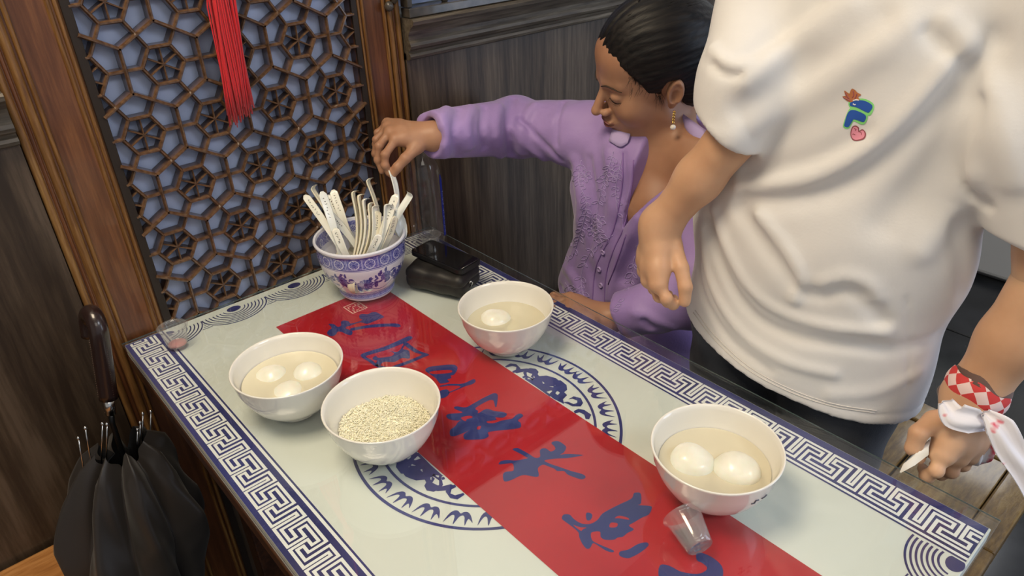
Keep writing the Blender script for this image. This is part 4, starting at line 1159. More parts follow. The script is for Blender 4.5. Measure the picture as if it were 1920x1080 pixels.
def cloth(name, c1, c2, rough=.7, scale=260, bump=.12, sheen=.2):
    m = mat(name, c1, rough, sheen=sheen, spec=.3)
    noisy(m, c1, c2, (1, 1, 1), 5, 4, .35, .65)
    b = m.node_tree.nodes['Principled BSDF']; tc = nd(m, 'ShaderNodeTexCoord')
    n = nd(m, 'ShaderNodeTexNoise'); n.inputs['Scale'].default_value = scale; n.inputs['Detail'].default_value = 2
    n2 = nd(m, 'ShaderNodeTexNoise'); n2.inputs['Scale'].default_value = 14; n2.inputs['Detail'].default_value = 4
    ad = nd(m, 'ShaderNodeMath', operation='MULTIPLY_ADD'); ad.inputs[1].default_value = 6
    lk(m, tc, 'Object', n, 'Vector'); lk(m, tc, 'Object', n2, 'Vector'); lk(m, n2, 'Fac', ad, 0); lk(m, n, 'Fac', ad, 2)
    bp = nd(m, 'ShaderNodeBump'); bp.inputs['Strength'].default_value = bump; bp.inputs['Distance'].default_value = .0012
    lk(m, ad, 0, bp, 'Height'); lk(m, bp, 'Normal', b, 'Normal')
    return m
M_purple = cloth('purple cotton', (.31, .205, .49), (.40, .28, .59), .5, 260, .25, .3)
M_tee = cloth('white cotton jersey', (.70, .69, .685), (.76, .75, .745), .75, 300, .10)
M_denim = cloth('grey black denim', (.030, .035, .046), (.058, .066, .084), .75, 500, .3)
M_dkt = cloth('dark trousers', (.02, .02, .025), (.03, .03, .035), .8)

def chain(p, pts, rad, k=.006, d0=None):
    d = d0
    for i in range(len(pts)-1):
        s = rc(p, pts[i], pts[i+1], rad[i], rad[i+1])
        d = s if d is None else smin(d, s, k)
    return d
def hand_sdf(p, wrist, mcps, fingers, thumb, rf, k=.009, forearm=None, rw=(.026, .017), pr=.0125):
    """palm: fan from the wrist to the knuckles; five separate fingers"""
    w = np.array(wrist)
    d = None
    for m in mcps:
        s = rc(p, w, m, rw[1], pr); d = s if d is None else smin(d, s, .016)
    for a, b in zip(mcps, mcps[1:]): d = smin(d, rc(p, (np.array(a)*.75+w*.25), (np.array(b)*.75+w*.25), pr, pr), .012)
    d = smin(d, rc(p, w*.55+np.array(mcps[0])*.45, thumb[0], .013, .013), .014)
    if forearm is not None:
        d = smin(d, chain(p, [w]+[q for q, r in forearm], [rw[1]*1.18]+[r for q, r in forearm], .02), .02)
    for f, r in zip(fingers, rf):
        n = len(f); s = chain(p, f, [r*(1-.09*i) for i in range(n)], .003)
        for q in f[1:-1]: s = smin(s, el(p, q, [r*1.02]*3), .003)
        d = smin(d, s, .0045)
    s = chain(p, thumb, [rf[0]*1.5, rf[0]*1.22, rf[0]*1.12, rf[0]*.95][:len(thumb)], .004)
    return smin(d, s, .006)
def bbox(pts, pad):
    P_ = np.array(pts); return P_.min(0)-pad, P_.max(0)+pad

# ---------- head in its own frame: x left, y forward, z up, origin between the ears
def head_sdf(q, open_eyes=False):
    ax = np.abs(q[:, 0]); Q = np.stack([ax, q[:, 1], q[:, 2]], 1)
    d = el(q, (0, -.014, .046), (.0735, .094, .083))
    d = smin(d, el(q, (0, .026, -.012), (.0600, .062, .085)), .03)
    d = smin(d, rc(Q, (.046, .004, -.052), (.014, .066, -.094), .020, .0155), .030)
    d = smin(d, el(q, (0, .071, -.097), (.0175, .0150, .0130)), .018)
    d = smin(d, el(Q, (.038, .052, -.026), (.024, .026, .026)), .022)             # cheek
    d = smin(d, rc(Q, (.012, .0815, .026), (.040, .066, .027), .0100, .0085), .014)  # brow
    d = smin(d, el(q, (0, .060, .062), (.048, .026, .036)), .025)                 # forehead
    d = smax(d, -el(Q, (.0305, .0985, .008), (.0190, .0155, .0120)), .010)          # socket
    d = smin(d, el(Q, (.0310, .0710, .0065), (.0150, .0150, .0120)), .0035)         # lidded eye
    d = smin(d, rc(q, (0, .0830, .018), (0, .1085, -.026), .0060, .0088), .009)   # nose bridge to tip
    d = smin(d, el(q, (0, .1100, -.0290), (.0088, .0085, .0076)), .005)
    d = smin(d, el(Q, (.0118, .0955, -.0315), (.0072, .0092, .0070)), .005)
    d = smax(d, -el(Q, (.0062, .1005, -.0385), (.0034, .0048, .0032)), .002)
    d = smin(d, el(q, (0, .0770, -.056), (.0250, .0165, .0190)), .012)            # muzzle
    d = smin(d, el(q, (0, .0925, -.0525), (.0205, .0072, .0048)), .0035)
    d = smin(d, el(q, (0, .0900, -.0625), (.0175, .0078, .0062)), .0035)
    bow = .0012*np.cos(np.clip(q[:, 0]/.022, -1, 1)*3.14)
    mouth = np.sqrt(((q[:, 1]-.0985)/1.0)**2+((q[:, 2]+.0572+bow)/.55)**2)-.0026
    d = smax(d, -np.maximum(mouth, ax-.0235), .0018)
    # lid crease and lash line
    r_e = np.linalg.norm(Q-V(.0310, .0710, .0065), axis=1)
    lid = np.abs(q[:, 2]-(-.0020-.0035*np.cos((ax-.031)/.016*1.4)))
    d = np.where((np.abs(ax-.031) < .0150) & (q[:, 1] > .07), d+.0010*np.exp(-(lid/.0011)**2), d)
    cr = np.abs(q[:, 2]-(.0125+.0035*np.cos((ax-.031)/.016*1.5)))
    d = np.where((np.abs(ax-.031) < .0170) & (q[:, 1] > .065), d+.0009*np.exp(-(cr/.0010)**2), d)
    # ear
    e0 = V(.0765, -.014, -.004)
    E = Q-e0; E = E*1.14; E2 = np.stack([E[:, 0]*.96+E[:, 1]*.26, E[:, 1]*.96-E[:, 0]*.26, E[:, 2]], 1)
    E3 = np.stack([E2[:, 0], E2[:, 1]+.20*E2[:, 2], E2[:, 2]], 1)*[1, 1, 1]
    ear = el(E3, (0, 0, .004), (.0060, .0165, .0265))
    ear = smin(ear, el(E3, (-.0015, .004, -.020), (.0045, .0085, .0110)), .006)
    rim = np.abs(np.sqrt((E3[:, 1]/.0135)**2+((E3[:, 2]-.005)/.0235)**2)-1)*.0135
    ear = ear-.0042*np.exp(-(rim/.0026)**2)*(E3[:, 2] > -.016)
    ear = smax(ear, -el(E3, (.0068, .0020, .000), (.0070, .0085, .0140)), .002)
    ear = smin(ear, el(E3, (.0015, .0115, -.003), (.0035, .0030, .0060)), .003)
    return smin(d, ear, .006)
def frame(F, U):
    F = F/np.linalg.norm(F); U = U-F*(U@F); U /= np.linalg.norm(U); L = np.cross(U, F)
    return np.stack([L, F, U], 0)          # rows: local axes in the world
def to_world(v, O, R, s): return O+(v*s)@R

# ================================================================== SEATED WOMAN
WS = 1.045
HO = at(1221, 141, 1.335)
yaw_, pit_ = math.radians(8.6), math.radians(17)
F0 = math.cos(yaw_)*V(-RGT[0], -RGT[1], 0)/np.hypot(RGT[0], RGT[1])+math.sin(yaw_)*V(-FWD[0], -FWD[1], 0)/np.hypot(FWD[0], FWD[1])
Fh = F0*math.cos(pit_)-V(0, 0, 1)*math.sin(pit_); Uh = V(0, 0, 1)*math.cos(pit_)+F0*math.sin(pit_)
Lh0 = np.cross(Uh, Fh); rl = math.radians(13.5); Uh = Uh*math.cos(rl)+Lh0*math.sin(rl)
RH_ = frame(Fh, Uh)
NB = V(.935, -.425, 1.030)              # pit of the neck
RS, LS = V(.905, -.262, .992), V(.925, -.585, .992)
RE, RW = at(962, 238, 1.60), at(816, 256, 1.43)
LE, LW = V(.83, -.66, .80), at(1135, 598, 1.405)
hips = V(.985, -.42, .53)
wom = thing('person', 'woman with dark pulled-back hair and purple embroidered shirt seated, reaching over the spoon pot', 'person', (.98, -.42, .42))
def w_body(p):
    q = ((p-HO)@RH_.T)/WS
    d = head_sdf(q)*WS
    nk = HO+(V(0, -.028, -.055)*WS)@RH_
    d = smin(d, chain(p, [nk, NB+V(.018, 0, -.01)], [.050, .056], .03), .022)
    return w_torso(p, d)
def w_torso(p, d=None):
    ch = ecap(p, (.945, -.425, .93), (.965, -.42, .72), (0, 1, 0), (.142, .088), (.118, .088))
    ch = smin(ch, chain(p, [RS, NB+V(.02, 0, .005), LS], [.048, .048, .048], .05), .05)
    ch = smin(ch, ecap(p, (.965, -.42, .72), (.985, -.42, .55), (0, 1, 0), (.118, .088), (.165, .115)), .04)
    for s in (-1, 1): ch = smin(ch, el(p, (.880, -.42+s*.068, .895), (.045, .058, .055)), .03)
    for s in (-1, 1): ch = smin(ch, rc(p, NB+V(-.028, s*.015, -.006), NB+V(-.02, s*.13, .010), .008, .007), .016)   # collar bones
    return ch if d is None else smin(d, ch, .035)
hw = lambda *a: at(*a)
wm = [at(742, 262, 1.400), at(731, 248, 1.412), at(727, 239, 1.432), at(727, 232, 1.452)]
wf = [[wm[0], at(722, 290, 1.388), at(722, 310, 1.395), at(728, 324, 1.405)],
      [wm[1], at(711, 274, 1.402), at(709, 300, 1.412), at(716, 321, 1.420)],
      [wm[2], at(706, 262, 1.430), at(704, 288, 1.442), at(710, 308, 1.450)],
      [wm[3], at(708, 249, 1.456), at(704, 271, 1.468), at(708, 288, 1.474)]]
wt = [at(782, 276, 1.410), at(760, 297, 1.398), at(745, 314, 1.400), at(736, 327, 1.405)]
def w_hand(p): return hand_sdf(p, RW+V(-.012, 0, 0)*0, wm, wf, wt, (.0084, .0086, .0082, .0072), forearm=[(RW*.5+RE*.5, .030)], rw=(.026, .0205))
# left hand rests in the lap behind the table edge
lw = LW; du_ = at(1085, 580, 1.40)-LW; du_ /= np.linalg.norm(du_); sd = V(0, 0, 1)
lm = [lw+du_*.075+V(0, 0, .004)+np.cross(du_, sd)*k for k in (-.028, -.010, .009, .026)]
lf = [[m, m+du_*.035+V(0, 0, -.008), m+du_*.052+V(0, 0, -.026), m+du_*.056+V(0, 0, -.044)] for m in lm]
lt = [lw+du_*.03+np.cross(du_, sd)*-.03, lw+du_*.055+np.cross(du_, sd)*-.045, lw+du_*.08+np.cross(du_, sd)*-.048+V(0, 0, -.01)]
def w_lhand(p): return hand_sdf(p, lw, lm, lf, lt, (.0084, .0086, .0082, .0072), forearm=[(lw*.5+LE*.5, .031), (LE, .036)], rw=(.026, .021))
parts = []
lo, hi = bbox([HO, HO], .165); lo[2] = .985
# head, neck and the bare front of the chest in one surface
v, f = surf(w_body, (HO[0]-.16, HO[1]-.16, .80), (HO[0]+.17, HO[1]+.17, HO[2]+.17), .0022); parts.append((v, f))
HEADV, HEADF = v, f
v, f = surf(w_torso, (.74, -.66, .42), (1.14, -.18, .86), .007); parts.append((v, f))
lo, hi = bbox(sum(wf, [])+[RW]+wt, .03); v, f = surf(w_hand, lo, hi, .0019); parts.append((v, f))
lo, hi = bbox(sum(lf, [])+[LW, LE]+lt, .04); v, f = surf(w_lhand, lo, hi, .0030); parts.append((v, f))
KN = [V(.70, -.30, .50), V(.70, -.52, .50)]
def w_legs(p):
    d = None
    for s, kn in ((.09, KN[0]), (-.09, KN[1])):
        a = chain(p, [hips+V(-.01, s, -.02), kn, kn+V(.03, 0, -.42)], [.080, .058, .040], .03)
        a = smin(a, rc(p, kn+V(.03, 0, -.455), kn+V(-.14, 0, -.465), .030, .024), .02)
        d = a if d is None else smin(d, a, .03)
    return d
v, f = surf(w_legs, (.50, -.65, 0), (1.12, -.20, .62), .010)
np_mesh('body', parts, [M_skinA], wom)
def w_trous(p): return np.maximum(w_legs(p)-.010, .07-p[:, 2])
v, f = surf(w_trous, (.50, -.68, .05), (1.14, -.18, .64), .010); np_mesh('trousers', [(v, f)], [M_dkt], wom)
def w_shoes(p):
    d = None
    for kn in KN:
        a = np.maximum(rc(p, kn+V(.045, 0, -.452), kn+V(-.155, 0, -.462), .042, .036), .008-p[:, 2]); d = a if d is None else np.minimum(d, a)
    return d
v, f = surf(w_shoes, (.45, -.60, 0), (.82, -.22, .12), .006); np_mesh('shoes', [(v, f)], [mat('dark shoe', (.02, .02, .02), .5)], wom)

# shirt
vneck_px = [(1190, 236), (1192, 300), (1188, 352), (1178, 396), (1176, 424), (1196, 402), (1222, 372), (1252, 345), (1290, 320), (1330, 300), (1330, 215), (1260, 190)]
VN = [tuple(onp(x, y, 0, .845)[1:]) for x, y in vneck_px]
RE2 = RE; CUF = at(806, 252, 1.425)
fold_w = [  # polyline in the photograph, width, height
 ([(1056, 192), (1045, 225), (1043, 270)], .005, -.006),
 ([(1012, 186), (985, 225), (978, 285)], .010, .008),
 ([(962, 184), (952, 230), (958, 290)], .008, -.009),
 ([(940, 182), (930, 235), (938, 292)], .009, .009),
 ([(912, 184), (903, 240), (912, 295)], .008, -.009),
 ([(890, 186), (876, 235), (884, 295)], .009, .009),
 ([(866, 190), (852, 240), (858, 294)], .008, -.008),
 ([(842, 188), (828, 235), (836, 292)], .009, .006),
 ([(975, 225), (1010, 260), (1050, 300)], .006, -.009),
 ([(960, 240), (990, 275), (1020, 298)], .008, .007),
 ([(1078, 300), (1088, 380), (1082, 450), (1068, 500)], .012, .007),
 ([(1105, 300), (1114, 380), (1104, 470)], .009, -.006),
 ([(1140, 285), (1148, 360), (1140, 440)], .011, .007),
 ([(1168, 290), (1172, 350), (1160, 420)], .006, -.005),
 ([(1060, 500), (1085, 540), (1100, 600)], .011, .008),
 ([(1050, 540), (1072, 575), (1080, 600)], .009, -.006),
 ([(1195, 410), (1160, 480), (1142, 560)], .008, .008),
 ([(1215, 430), (1180, 500), (1165, 570)], .012, -.009),
 ([(1255, 360), (1225, 420), (1205, 500), (1240, 560)], .012, .009),
 ([(1200, 520), (1240, 555), (1290, 570)], .010, -.010),
 ([(1190, 585), (1230, 600), (1280, 620)], .010, .006),
 ([(1210, 600), (1240, 640), (1290, 680)], .008, -.006),
]
def w_shirt(p):
    c = ecap(p, (.940, -.415, .955), (.955, -.405, .80), (0, 1, 0), (.155, .110), (.150, .112))
    c = smin(c, ecap(p, (.955, -.405, .80), (.975, -.40, .62), (0, 1, 0), (.150, .112), (.205, .145)), .05)
    c = smin(c, ecap(p, (.975, -.40, .62), (.985, -.40, .50), (0, 1, 0), (.205, .145), (.215, .155)), .05)
    c = smin(c, chain(p, [RS, NB+V(.028, .05, -.018)], [.060, .052], .03), .05)
    c = smin(c, chain(p, [LS, NB+V(.028, -.05, -.018)], [.060, .052], .03), .05)
    for s in (-1, 1): c = smin(c, el(p, (.882, -.42+s*.070, .885), (.055, .068, .066)), .035)
    # right sleeve, reaching
    s1 = rc(p, RS, RE, .066, .060); s2 = rc(p, RE, CUF, .062, .047)
    s2 = smax(s2, ((p-CUF)@((CUF-RE)/np.linalg.norm(CUF-RE)))-.0, .006)
    sl = smin(s1, s2, .03)
    ff_ = np.linalg.norm(CUF-RE); ax_ = (CUF-RE)/ff_
    t = (p-CUF)@ax_
    hole = rc(p, CUF-ax_*.012, CUF+ax_*.05, .031, .038)
    sl = smax(sl, -hole, .004)
    # left sleeve, bent in the lap
    A2 = LE; B2 = LW*.86+LE*.14
    m1 = rc(p, LS, A2, .066, .060); m2 = rc(p, A2, B2, .060, .046)
    ax2 = (B2-A2)/np.linalg.norm(B2-A2)
    m2 = smax(m2, (p-B2)@ax2, .006)
    m2 = smax(m2, -rc(p, B2-ax2*.03, B2+ax2*.05, .034, .040), .004)
    ml = smin(m1, m2, .03)
    d = smin(c, sl, .030); d = smin(d, ml, .020)
    for pts, w, h in FW:
        dd, _ = pline(p, pts); d = d-1.35*h*np.exp(-(dd/w)**2)
    d = d-.0016*np.sin(p[:, 2]*70+4*np.sin(p[:, 1]*25)+p[:, 0]*20)
    # open V at the front: the cloth stops at the skin there
    vn = poly2(p[:, 1], p[:, 2], VN)
    nk = np.maximum(vn, p[:, 0]-.965)
    back = rc(p, NB+V(.02, 0, .0), NB+V(.02, 0, .16), .062, .075)
    cut = np.minimum(np.maximum(nk, -(w_torso(p)+.006)), back)
    return smax(d, -cut, .004)
FW = []
v, f = surf(w_shirt, (.52, -.80, .44), (1.16, .02, 1.10), .010)
base_tree = bvh(v, f)
def on_base(tree, pxs, step=3):
    out = []
    for q in catmull([V(*a) for a in pxs], step):
        c, _ = cast_px(tree, q[0], q[1])
        if c is not None and (not out or np.linalg.norm(c-out[-1]) < .12): out.append(c)
    return out
for L, w, h in fold_w:
    P_ = on_base(base_tree, L)
    if len(P_) > 1: FW.append((P_, w, h))
v, f = surf(w_shirt, (.52, -.80, .44), (1.16, .02, 1.10), .0040)
SHV, SHF = v, f
np_mesh('shirt', [(v, f)], [M_purple], wom)
stree = bvh(SHV, SHF)
# placket, seams, buttons, embroidery
M_thread = mat('lilac embroidery thread', (.42, .32, .62), .35, sheen=.4)
mb = MB()
def on_shirt(pxs, w, off=.0006, n=6, tree=None, res=6):
    pts = []
    for q in catmull([V(*a) for a in pxs], res):
        c, _ = cast_px(tree or stree, q[0], q[1], off)
        if c is not None: pts.append(c)
    if len(pts) > 1:
        # keep only the near run, so that a line never bridges a gap
        run = [pts[0]]
        for a in pts[1:]:
            if np.linalg.norm(a-run[-1]) < .03: run.append(a)
        if len(run) > 1: return tube(run, w, n)
    return None
for ln in ([(1188, 300), (1184, 350), (1170, 424), (1150, 470), (1136, 520), (1134, 590)], [(1174, 440), (1160, 480), (1118, 596)], [(1168, 286), (1166, 350), (1150, 430), (1118, 500), (1110, 580)]):
    t_ = on_shirt(ln, .0013); 
    if t_: mb.add(t_)
mb.build('placket', mat('purple seam', (.26, .15, .42), .6), wom)
mb = MB()
for bx_, by_ in ((1131, 473), (1124, 505), (1127, 535), (1118, 581)):
    c, n_ = cast_px(stree, bx_, by_, .001)
    if c is None: continue
    z = n_; x = np.cross(z, V(0, 0, 1)); x /= np.linalg.norm(x); y = np.cross(z, x)
    v, f = lathe([(.0001, .0010), (.0030, .0010), (.0042, .0024), (.0056, .0022), (.0062, .0006), (.0060, -.001)], 20)
    v = [c+x*a+y*b+z*cc for a, b, cc in v]
    mesh_obj('button', v, f, mat('lilac button', (.45, .34, .62), .25, coat=.4), wom, True)
rn = random.Random(11)
def leaf(cx, cy, L, a, w=.28):
    pts = []
    for k in range(9):
        t = k/8; pts.append((cx+L*t*math.cos(a)-w*L*math.sin(math.pi*t)*math.sin(a), cy+L*t*math.sin(a)+w*L*math.sin(math.pi*t)*math.cos(a)))
    for k in range(8, -1, -1):
        t = k/8; pts.append((cx+L*t*math.cos(a)+w*L*math.sin(math.pi*t)*math.sin(a), cy+L*t*math.sin(a)-w*L*math.sin(math.pi*t)*math.cos(a)))
    return pts
mb = MB()
stems = [[(1150, 285), (1140, 320), (1128, 355), (1120, 400), (1122, 440)], [(1090, 300), (1085, 340), (1100, 380), (1090, 430), (1075, 480)],
         [(1150, 440), (1110, 470), (1090, 520), (1100, 580)], [(1060, 530), (1080, 560), (1070, 590)], [(1190, 480), (1180, 540), (1160, 580)], [(1165, 300), (1155, 350), (1158, 400)],
         [(1230, 440), (1215, 480), (1235, 520)], [(1075, 440), (1066, 470), (1050, 510)]]
for st in stems:
    t_ = on_shirt(st, .0008)
    if t_: mb.add(t_)
    cs = catmull([V(*a) for a in st], 4)
    for i, q in enumerate(cs[1:]):
        for s in (-1, 1):
            if rn.random() < .25: continue
            d_ = q-cs[i]; a = math.atan2(d_[1], d_[0])+s*rn.uniform(.6, 1.1)
            t_ = on_shirt(leaf(q[0], q[1], rn.uniform(9, 17), a, rn.uniform(.15, .3)), .00065, res=1)
            if t_: mb.add(t_)
for fx, fy in ((1124, 415), (1112, 432), (1150, 330), (1098, 330), (1205, 465), (1085, 555), (1060, 560)):
    for k in range(6):
        t_ = on_shirt(leaf(fx, fy, 13, k*1.047+.3, .3), .0007, res=1)
        if t_: mb.add(t_)
o = mb.build('embroidery', M_thread, wom); o['kind'] = 'stuff'
# collar: two turned-down wings
def sheet(pts3, mt, name, parent, th=.0016):
    """grid of points (rows x cols) thickened into a cloth sheet"""
    G = np.array(pts3); a, b = G.shape[:2]; n = np.cross(G[1:, :-1]-G[:-1, :-1], G[:-1, 1:]-G[:-1, :-1]); nn = n.mean((0, 1)); nn /= np.linalg.norm(nn)
    vs = list(G.reshape(-1, 3)+nn*th/2)+list(G.reshape(-1, 3)-nn*th/2); m = a*b; fs = []
    for i in range(a-1):
        for j in range(b-1):
            q = (i*b+j, i*b+j+1, (i+1)*b+j+1, (i+1)*b+j); fs.append(q); fs.append(tuple(m+k for k in q[::-1]))
    for i in range(a-1):
        for j in (0, b-1): q = (i*b+j, (i+1)*b+j, m+(i+1)*b+j, m+i*b+j); fs.append(q)
    for j in range(b-1):
        for i in (0, a-1): q = (i*b+j, i*b+j+1, m+i*b+j+1, m+i*b+j); fs.append(q)
    return mesh_obj(name, vs, fs, mt, parent, True)
def strip(top, bot, mt, name, parent, rows=5, bulge=.004, ndir=None):
    T = catmull(top, 4); B_ = catmull(bot, 4); n = min(len(T), len(B_)); nd_ = V(-.6, -.6, .3) if ndir is None else ndir
    return sheet([[T[j]*(1-i/(rows-1))+B_[j]*(i/(rows-1))+nd_*bulge*math.sin(math.pi*i/(rows-1)) for j in range(n)] for i in range(rows)], mt, name, parent)
M_collar = cloth('lilac collar cotton', (.42, .33, .62), (.52, .43, .72), .5)
def on_c(px, py, o): return cast_px(stree, px, py, o)[0]
strip([on_c(1150, 246, .006), on_c(1166, 250, .007), on_c(1184, 254, .006)], [on_c(1143, 266, .004), on_c(1164, 277, .005), on_c(1178, 270, .004)], M_collar, 'collar', wom)
strip([at(1276, 210, 1.345), at(1297, 225, 1.325), at(1324, 244, 1.305)], [at(1284, 240, 1.335), at(1301, 262, 1.315), at(1322, 276, 1.300)], M_collar, 'collar', wom)

# hair
def hair_sdf(q):
    ax = np.abs(q[:, 0])
    d = el(q, (0, -.018, .052), (.084, .106, .092))
    d = smin(d, el(q, (0, -.092, .012), (.058, .050, .066)), .04)            # gathered mass at the back
    d = smin(d, el(q, (0, -.060, -.030), (.060, .045, .050)), .03)
    th = np.arctan2(q[:, 0], q[:, 2]-.01)
    d = d-.0005*np.sin(th*52+3*np.sin(q[:, 1]*30))*np.clip((q[:, 1]+.12)/.08, 0, 1)-.0007*np.sin(th*17+q[:, 1]*18)
    d = d+.005*np.exp(-(q[:, 0]/.004)**2)*(q[:, 1] > 0)
    # hair line: forehead, temple, above and behind the ear
    line = [(.150, -.02), (.150, .080), (.079, .080), (.060, .066), (.046, .043), (.036, .028), (.030, .010), (.018, .006), (.012, -.018), (.004, -.014), (.006, .012), (-.006, .026), (-.026, .022), (-.034, -.002), (-.030, -.030), (-.036, -.055), (-.05, -.075), (-.05, -.2), (.15, -.2)]
    face = poly2(q[:, 1], q[:, 2], line)+.0012*np.sin(q[:, 2]*420+q[:, 0]*300)*np.sin(q[:, 1]*500)
    return smax(d, -face, .004)
def f_hair(p):
    return hair_sdf(((p-HO)@RH_.T)/WS)*WS
v, f = surf(f_hair, HO-.20, HO+.17, .0024)
loc = ((v-HO)@RH_.T)
me_h = np_mesh('hair', [(loc, f)], [M_hair])
me_h.parent = wom
me_h.matrix_parent_inverse = wom.matrix_basis.inverted()
me_h.matrix_basis = Matrix([[RH_[0][0], RH_[1][0], RH_[2][0], HO[0]], [RH_[0][1], RH_[1][1], RH_[2][1], HO[1]], [RH_[0][2], RH_[1][2], RH_[2][2], HO[2]], [0, 0, 0, 1]])
# brows, lashes, lips, wisps, earring
def hl(*a): return to_world(np.array(a, float), HO, RH_, WS)
htree = bvh(HEADV, HEADF)
def snap(a, off=.0004):
    o = V(*a); w = to_world(o, HO, RH_, WS); src = to_world(o*V(1, 1, 1)+V(0, .05, 0), HO, RH_, WS)
    h = htree.ray_cast(Vector(src), Vector(w-src).normalized())
    return (np.array(h[0])+np.array(RH_[1])*off) if h[0] is not None else w
def snapped_tube(pts, rad, n=6, off=.0004):
    P_ = [snap(a, off) for a in catmull([V(*q) for q in pts], 5)]
    if hasattr(rad, '__len__'): rad = list(np.interp(np.linspace(0, 1, len(P_)), np.linspace(0, 1, len(rad)), rad))
    return tube(P_, rad, n, flat=.5)
M_brow = mat('dark brow', (.045, .026, .018), .7); M_lip = mat('lips', (.34, .13, .11), .38, sss=.1)
mbb, mbl = MB(), MB()
for s in (1, -1):
    mbb.add(snapped_tube([(s*.012, .09, .0225), (s*.026, .09, .0290), (s*.040, .08, .0275), (s*.050, .07, .0210)], [.0022, .0034, .0030, .0012]))
    mbl.add(snapped_tube([(s*.0175, .09, -.0018), (s*.026, .09, -.0052), (s*.036, .085, -.0052), (s*.0465, .075, -.0010)], [.0006, .0011, .0012, .0007]))
    for k in range(11):
        u = k/10; x = .019+.027*u; z = -.0020-.0034*math.sin(math.pi*u)
        a = snap((s*x, .09, z)); b = a+(np.array(RH_[1])*.0055-np.array(RH_[2])*.0042+np.array(RH_[0])*s*.0030*(u-.3))
        mbl.add(tube([a, (a+b)/2+np.array(RH_[1])*.0006, b], [.0003, .00025, .0001], 4))
mbb.build('eyebrows', M_brow, wom); mbl.build('eyelashes', M_brow, wom)
mb = MB()
mb.add(snapped_tube([(-.021, .10, -.0560), (-.009, .10, -.0520), (0, .10, -.0530), (.009, .10, -.0520), (.021, .10, -.0560)], [.0008, .0026, .0022, .0026, .0008], 8))
mb.add(snapped_tube([(-.019, .10, -.0595), (-.008, .10, -.0630), (0, .10, -.0640), (.008, .10, -.0630), (.019, .10, -.0595)], [.0008, .0030, .0034, .0030, .0008], 8))
mb.build('lips', M_lip, wom)
mb = MB(); rn = random.Random(9)
for k in range(190):                                     # loose strands around the temple and ear
    if k >= 70:
        u_ = rn.random(); hp_ = [(.079, .078, .004), (.060, .066, .038), (.046, .043, .062), (.036, .028, .068)]; j_ = min(2, int(u_*3)); f_ = u_*3-j_
        a = V(hp_[j_][2]*(1-f_)+hp_[j_+1][2]*f_, hp_[j_][1]*(1-f_)+hp_[j_+1][1]*f_, hp_[j_][0]*(1-f_)+hp_[j_+1][0]*f_)+V(rn.uniform(-.002, .002), rn.uniform(-.004, .004), rn.uniform(-.004, .004)); dr = V(.001, rn.uniform(.001, .005), -rn.uniform(.004, .010))
    elif k < 34: a = V(.060+rn.uniform(-.003, .006), .040+rn.uniform(-.02, .016), .045+rn.uniform(-.03, .03)); dr = V(.004, rn.uniform(.004, .012), -rn.uniform(.010, .024))
    elif k < 50: a = V(.068, .012+rn.uniform(-.006, .006), .004+rn.uniform(-.006, .006)); dr = V(.004, rn.uniform(-.006, .008), -rn.uniform(.014, .030))
    else: a = V(rn.uniform(-.03, .06), -.02+rn.uniform(-.06, .06), .142+rn.uniform(-.01, .0)); dr = V(rn.uniform(-.01, .01), -.03, rn.uniform(-.002, .006))
    b = a+dr*.5+V(.003, rn.uniform(-.002, .002), 0); c = a+dr
    mb.add(tube([hl(*a), hl(*b), hl(*c)], [.00035, .0003, .00012], 4))
mb.build('loose_hair', M_hair, wom)['kind'] = 'stuff'
M_gold = mat('gold', (.75, .50, .16), .22, metal=1)
e0 = hl(.086, -.0055, -.028)
er = bpy.data.objects.new('earring', None)
mb = MB()
for ph in (0, math.pi/1.5, math.pi*4/3):
    mb.add(tube([e0+V(.0018*math.cos(k*.55+ph), .0018*math.sin(k*.55+ph), -.0016*k*.85) for k in range(18)], .0011, 6))
o = mb.build('earring', M_gold, wom)
v, f = lathe([(.0001, -.0052), (.0030, -.0042), (.0050, 0), (.0030, .0042), (.0001, .0052)], 16)
b2 = bmesh.new(); bmesh.ops.create_icosphere(b2, subdivisions=3, radius=.0052)
po = bm_obj('pearl', b2, mat('pearl', (.85, .80, .74), .2, coat=.6), None, True, tuple(e0+V(0, 0, -.030)))
po.parent = o; po.matrix_parent_inverse = Matrix.Identity(4)
# nails on the reaching hand are turned away; the held spoon
sp_tip = at(731, 318, 1.403); sp_base = at(742, 392, 1.395)
sb = onp(744, 430, 2, rimz); sb = V(px0+.03, py0-.0, GZ+.075)
place_spoon(at(744, 398, 1.39), sp_tip, .9, 0, 2, 'white spoon held in the reaching hand above the pot', marks=False, group='spoons of the blue and white pot')

# ================================================================== STANDING PERSON IN THE WHITE T-SHIRT
man = thing('person', 'person in white T-shirt with small chest print standing at the table, scarf round one wrist', 'person', (.82, -.86, 0))
SHR, SHL = V(.83, -.700, 1.345), V(.83, -1.050, 1.345)
sRE, sRW = at(1392, 236, .992), at(1238, 422, 1.115)
sLE, sLW = at(1975, 525, .885), at(1822, 746, .965)
NK = V(.84, -.875, 1.405)
def s_torso(p):
    d = ecap(p, (.84, -.875, 1.27), (.82, -.86, .98), (0, 1, 0), (.158, .095), (.138, .092))
    d = smin(d, chain(p, [SHR, NK+V(0, 0, -.02), SHL], [.048, .055, .048], .05), .05)
    d = smin(d, ecap(p, (.82, -.86, .98), (.815, -.86, .84), (0, 1, 0), (.138, .092), (.165, .105)), .04)
    d = smin(d, rc(p, NK, NK+V(-.02, 0, .09), .054, .052), .04)
    return d
def s_arm(p, S, E_, W):
    return chain(p, [S, E_, E_*.55+W*.45, W], [.048, .039, .0345, .0262], .015)
rm = [at(1234, 532, 1.098), at(1219, 524, 1.128), at(1212, 507, 1.155), at(1209, 488, 1.178)]
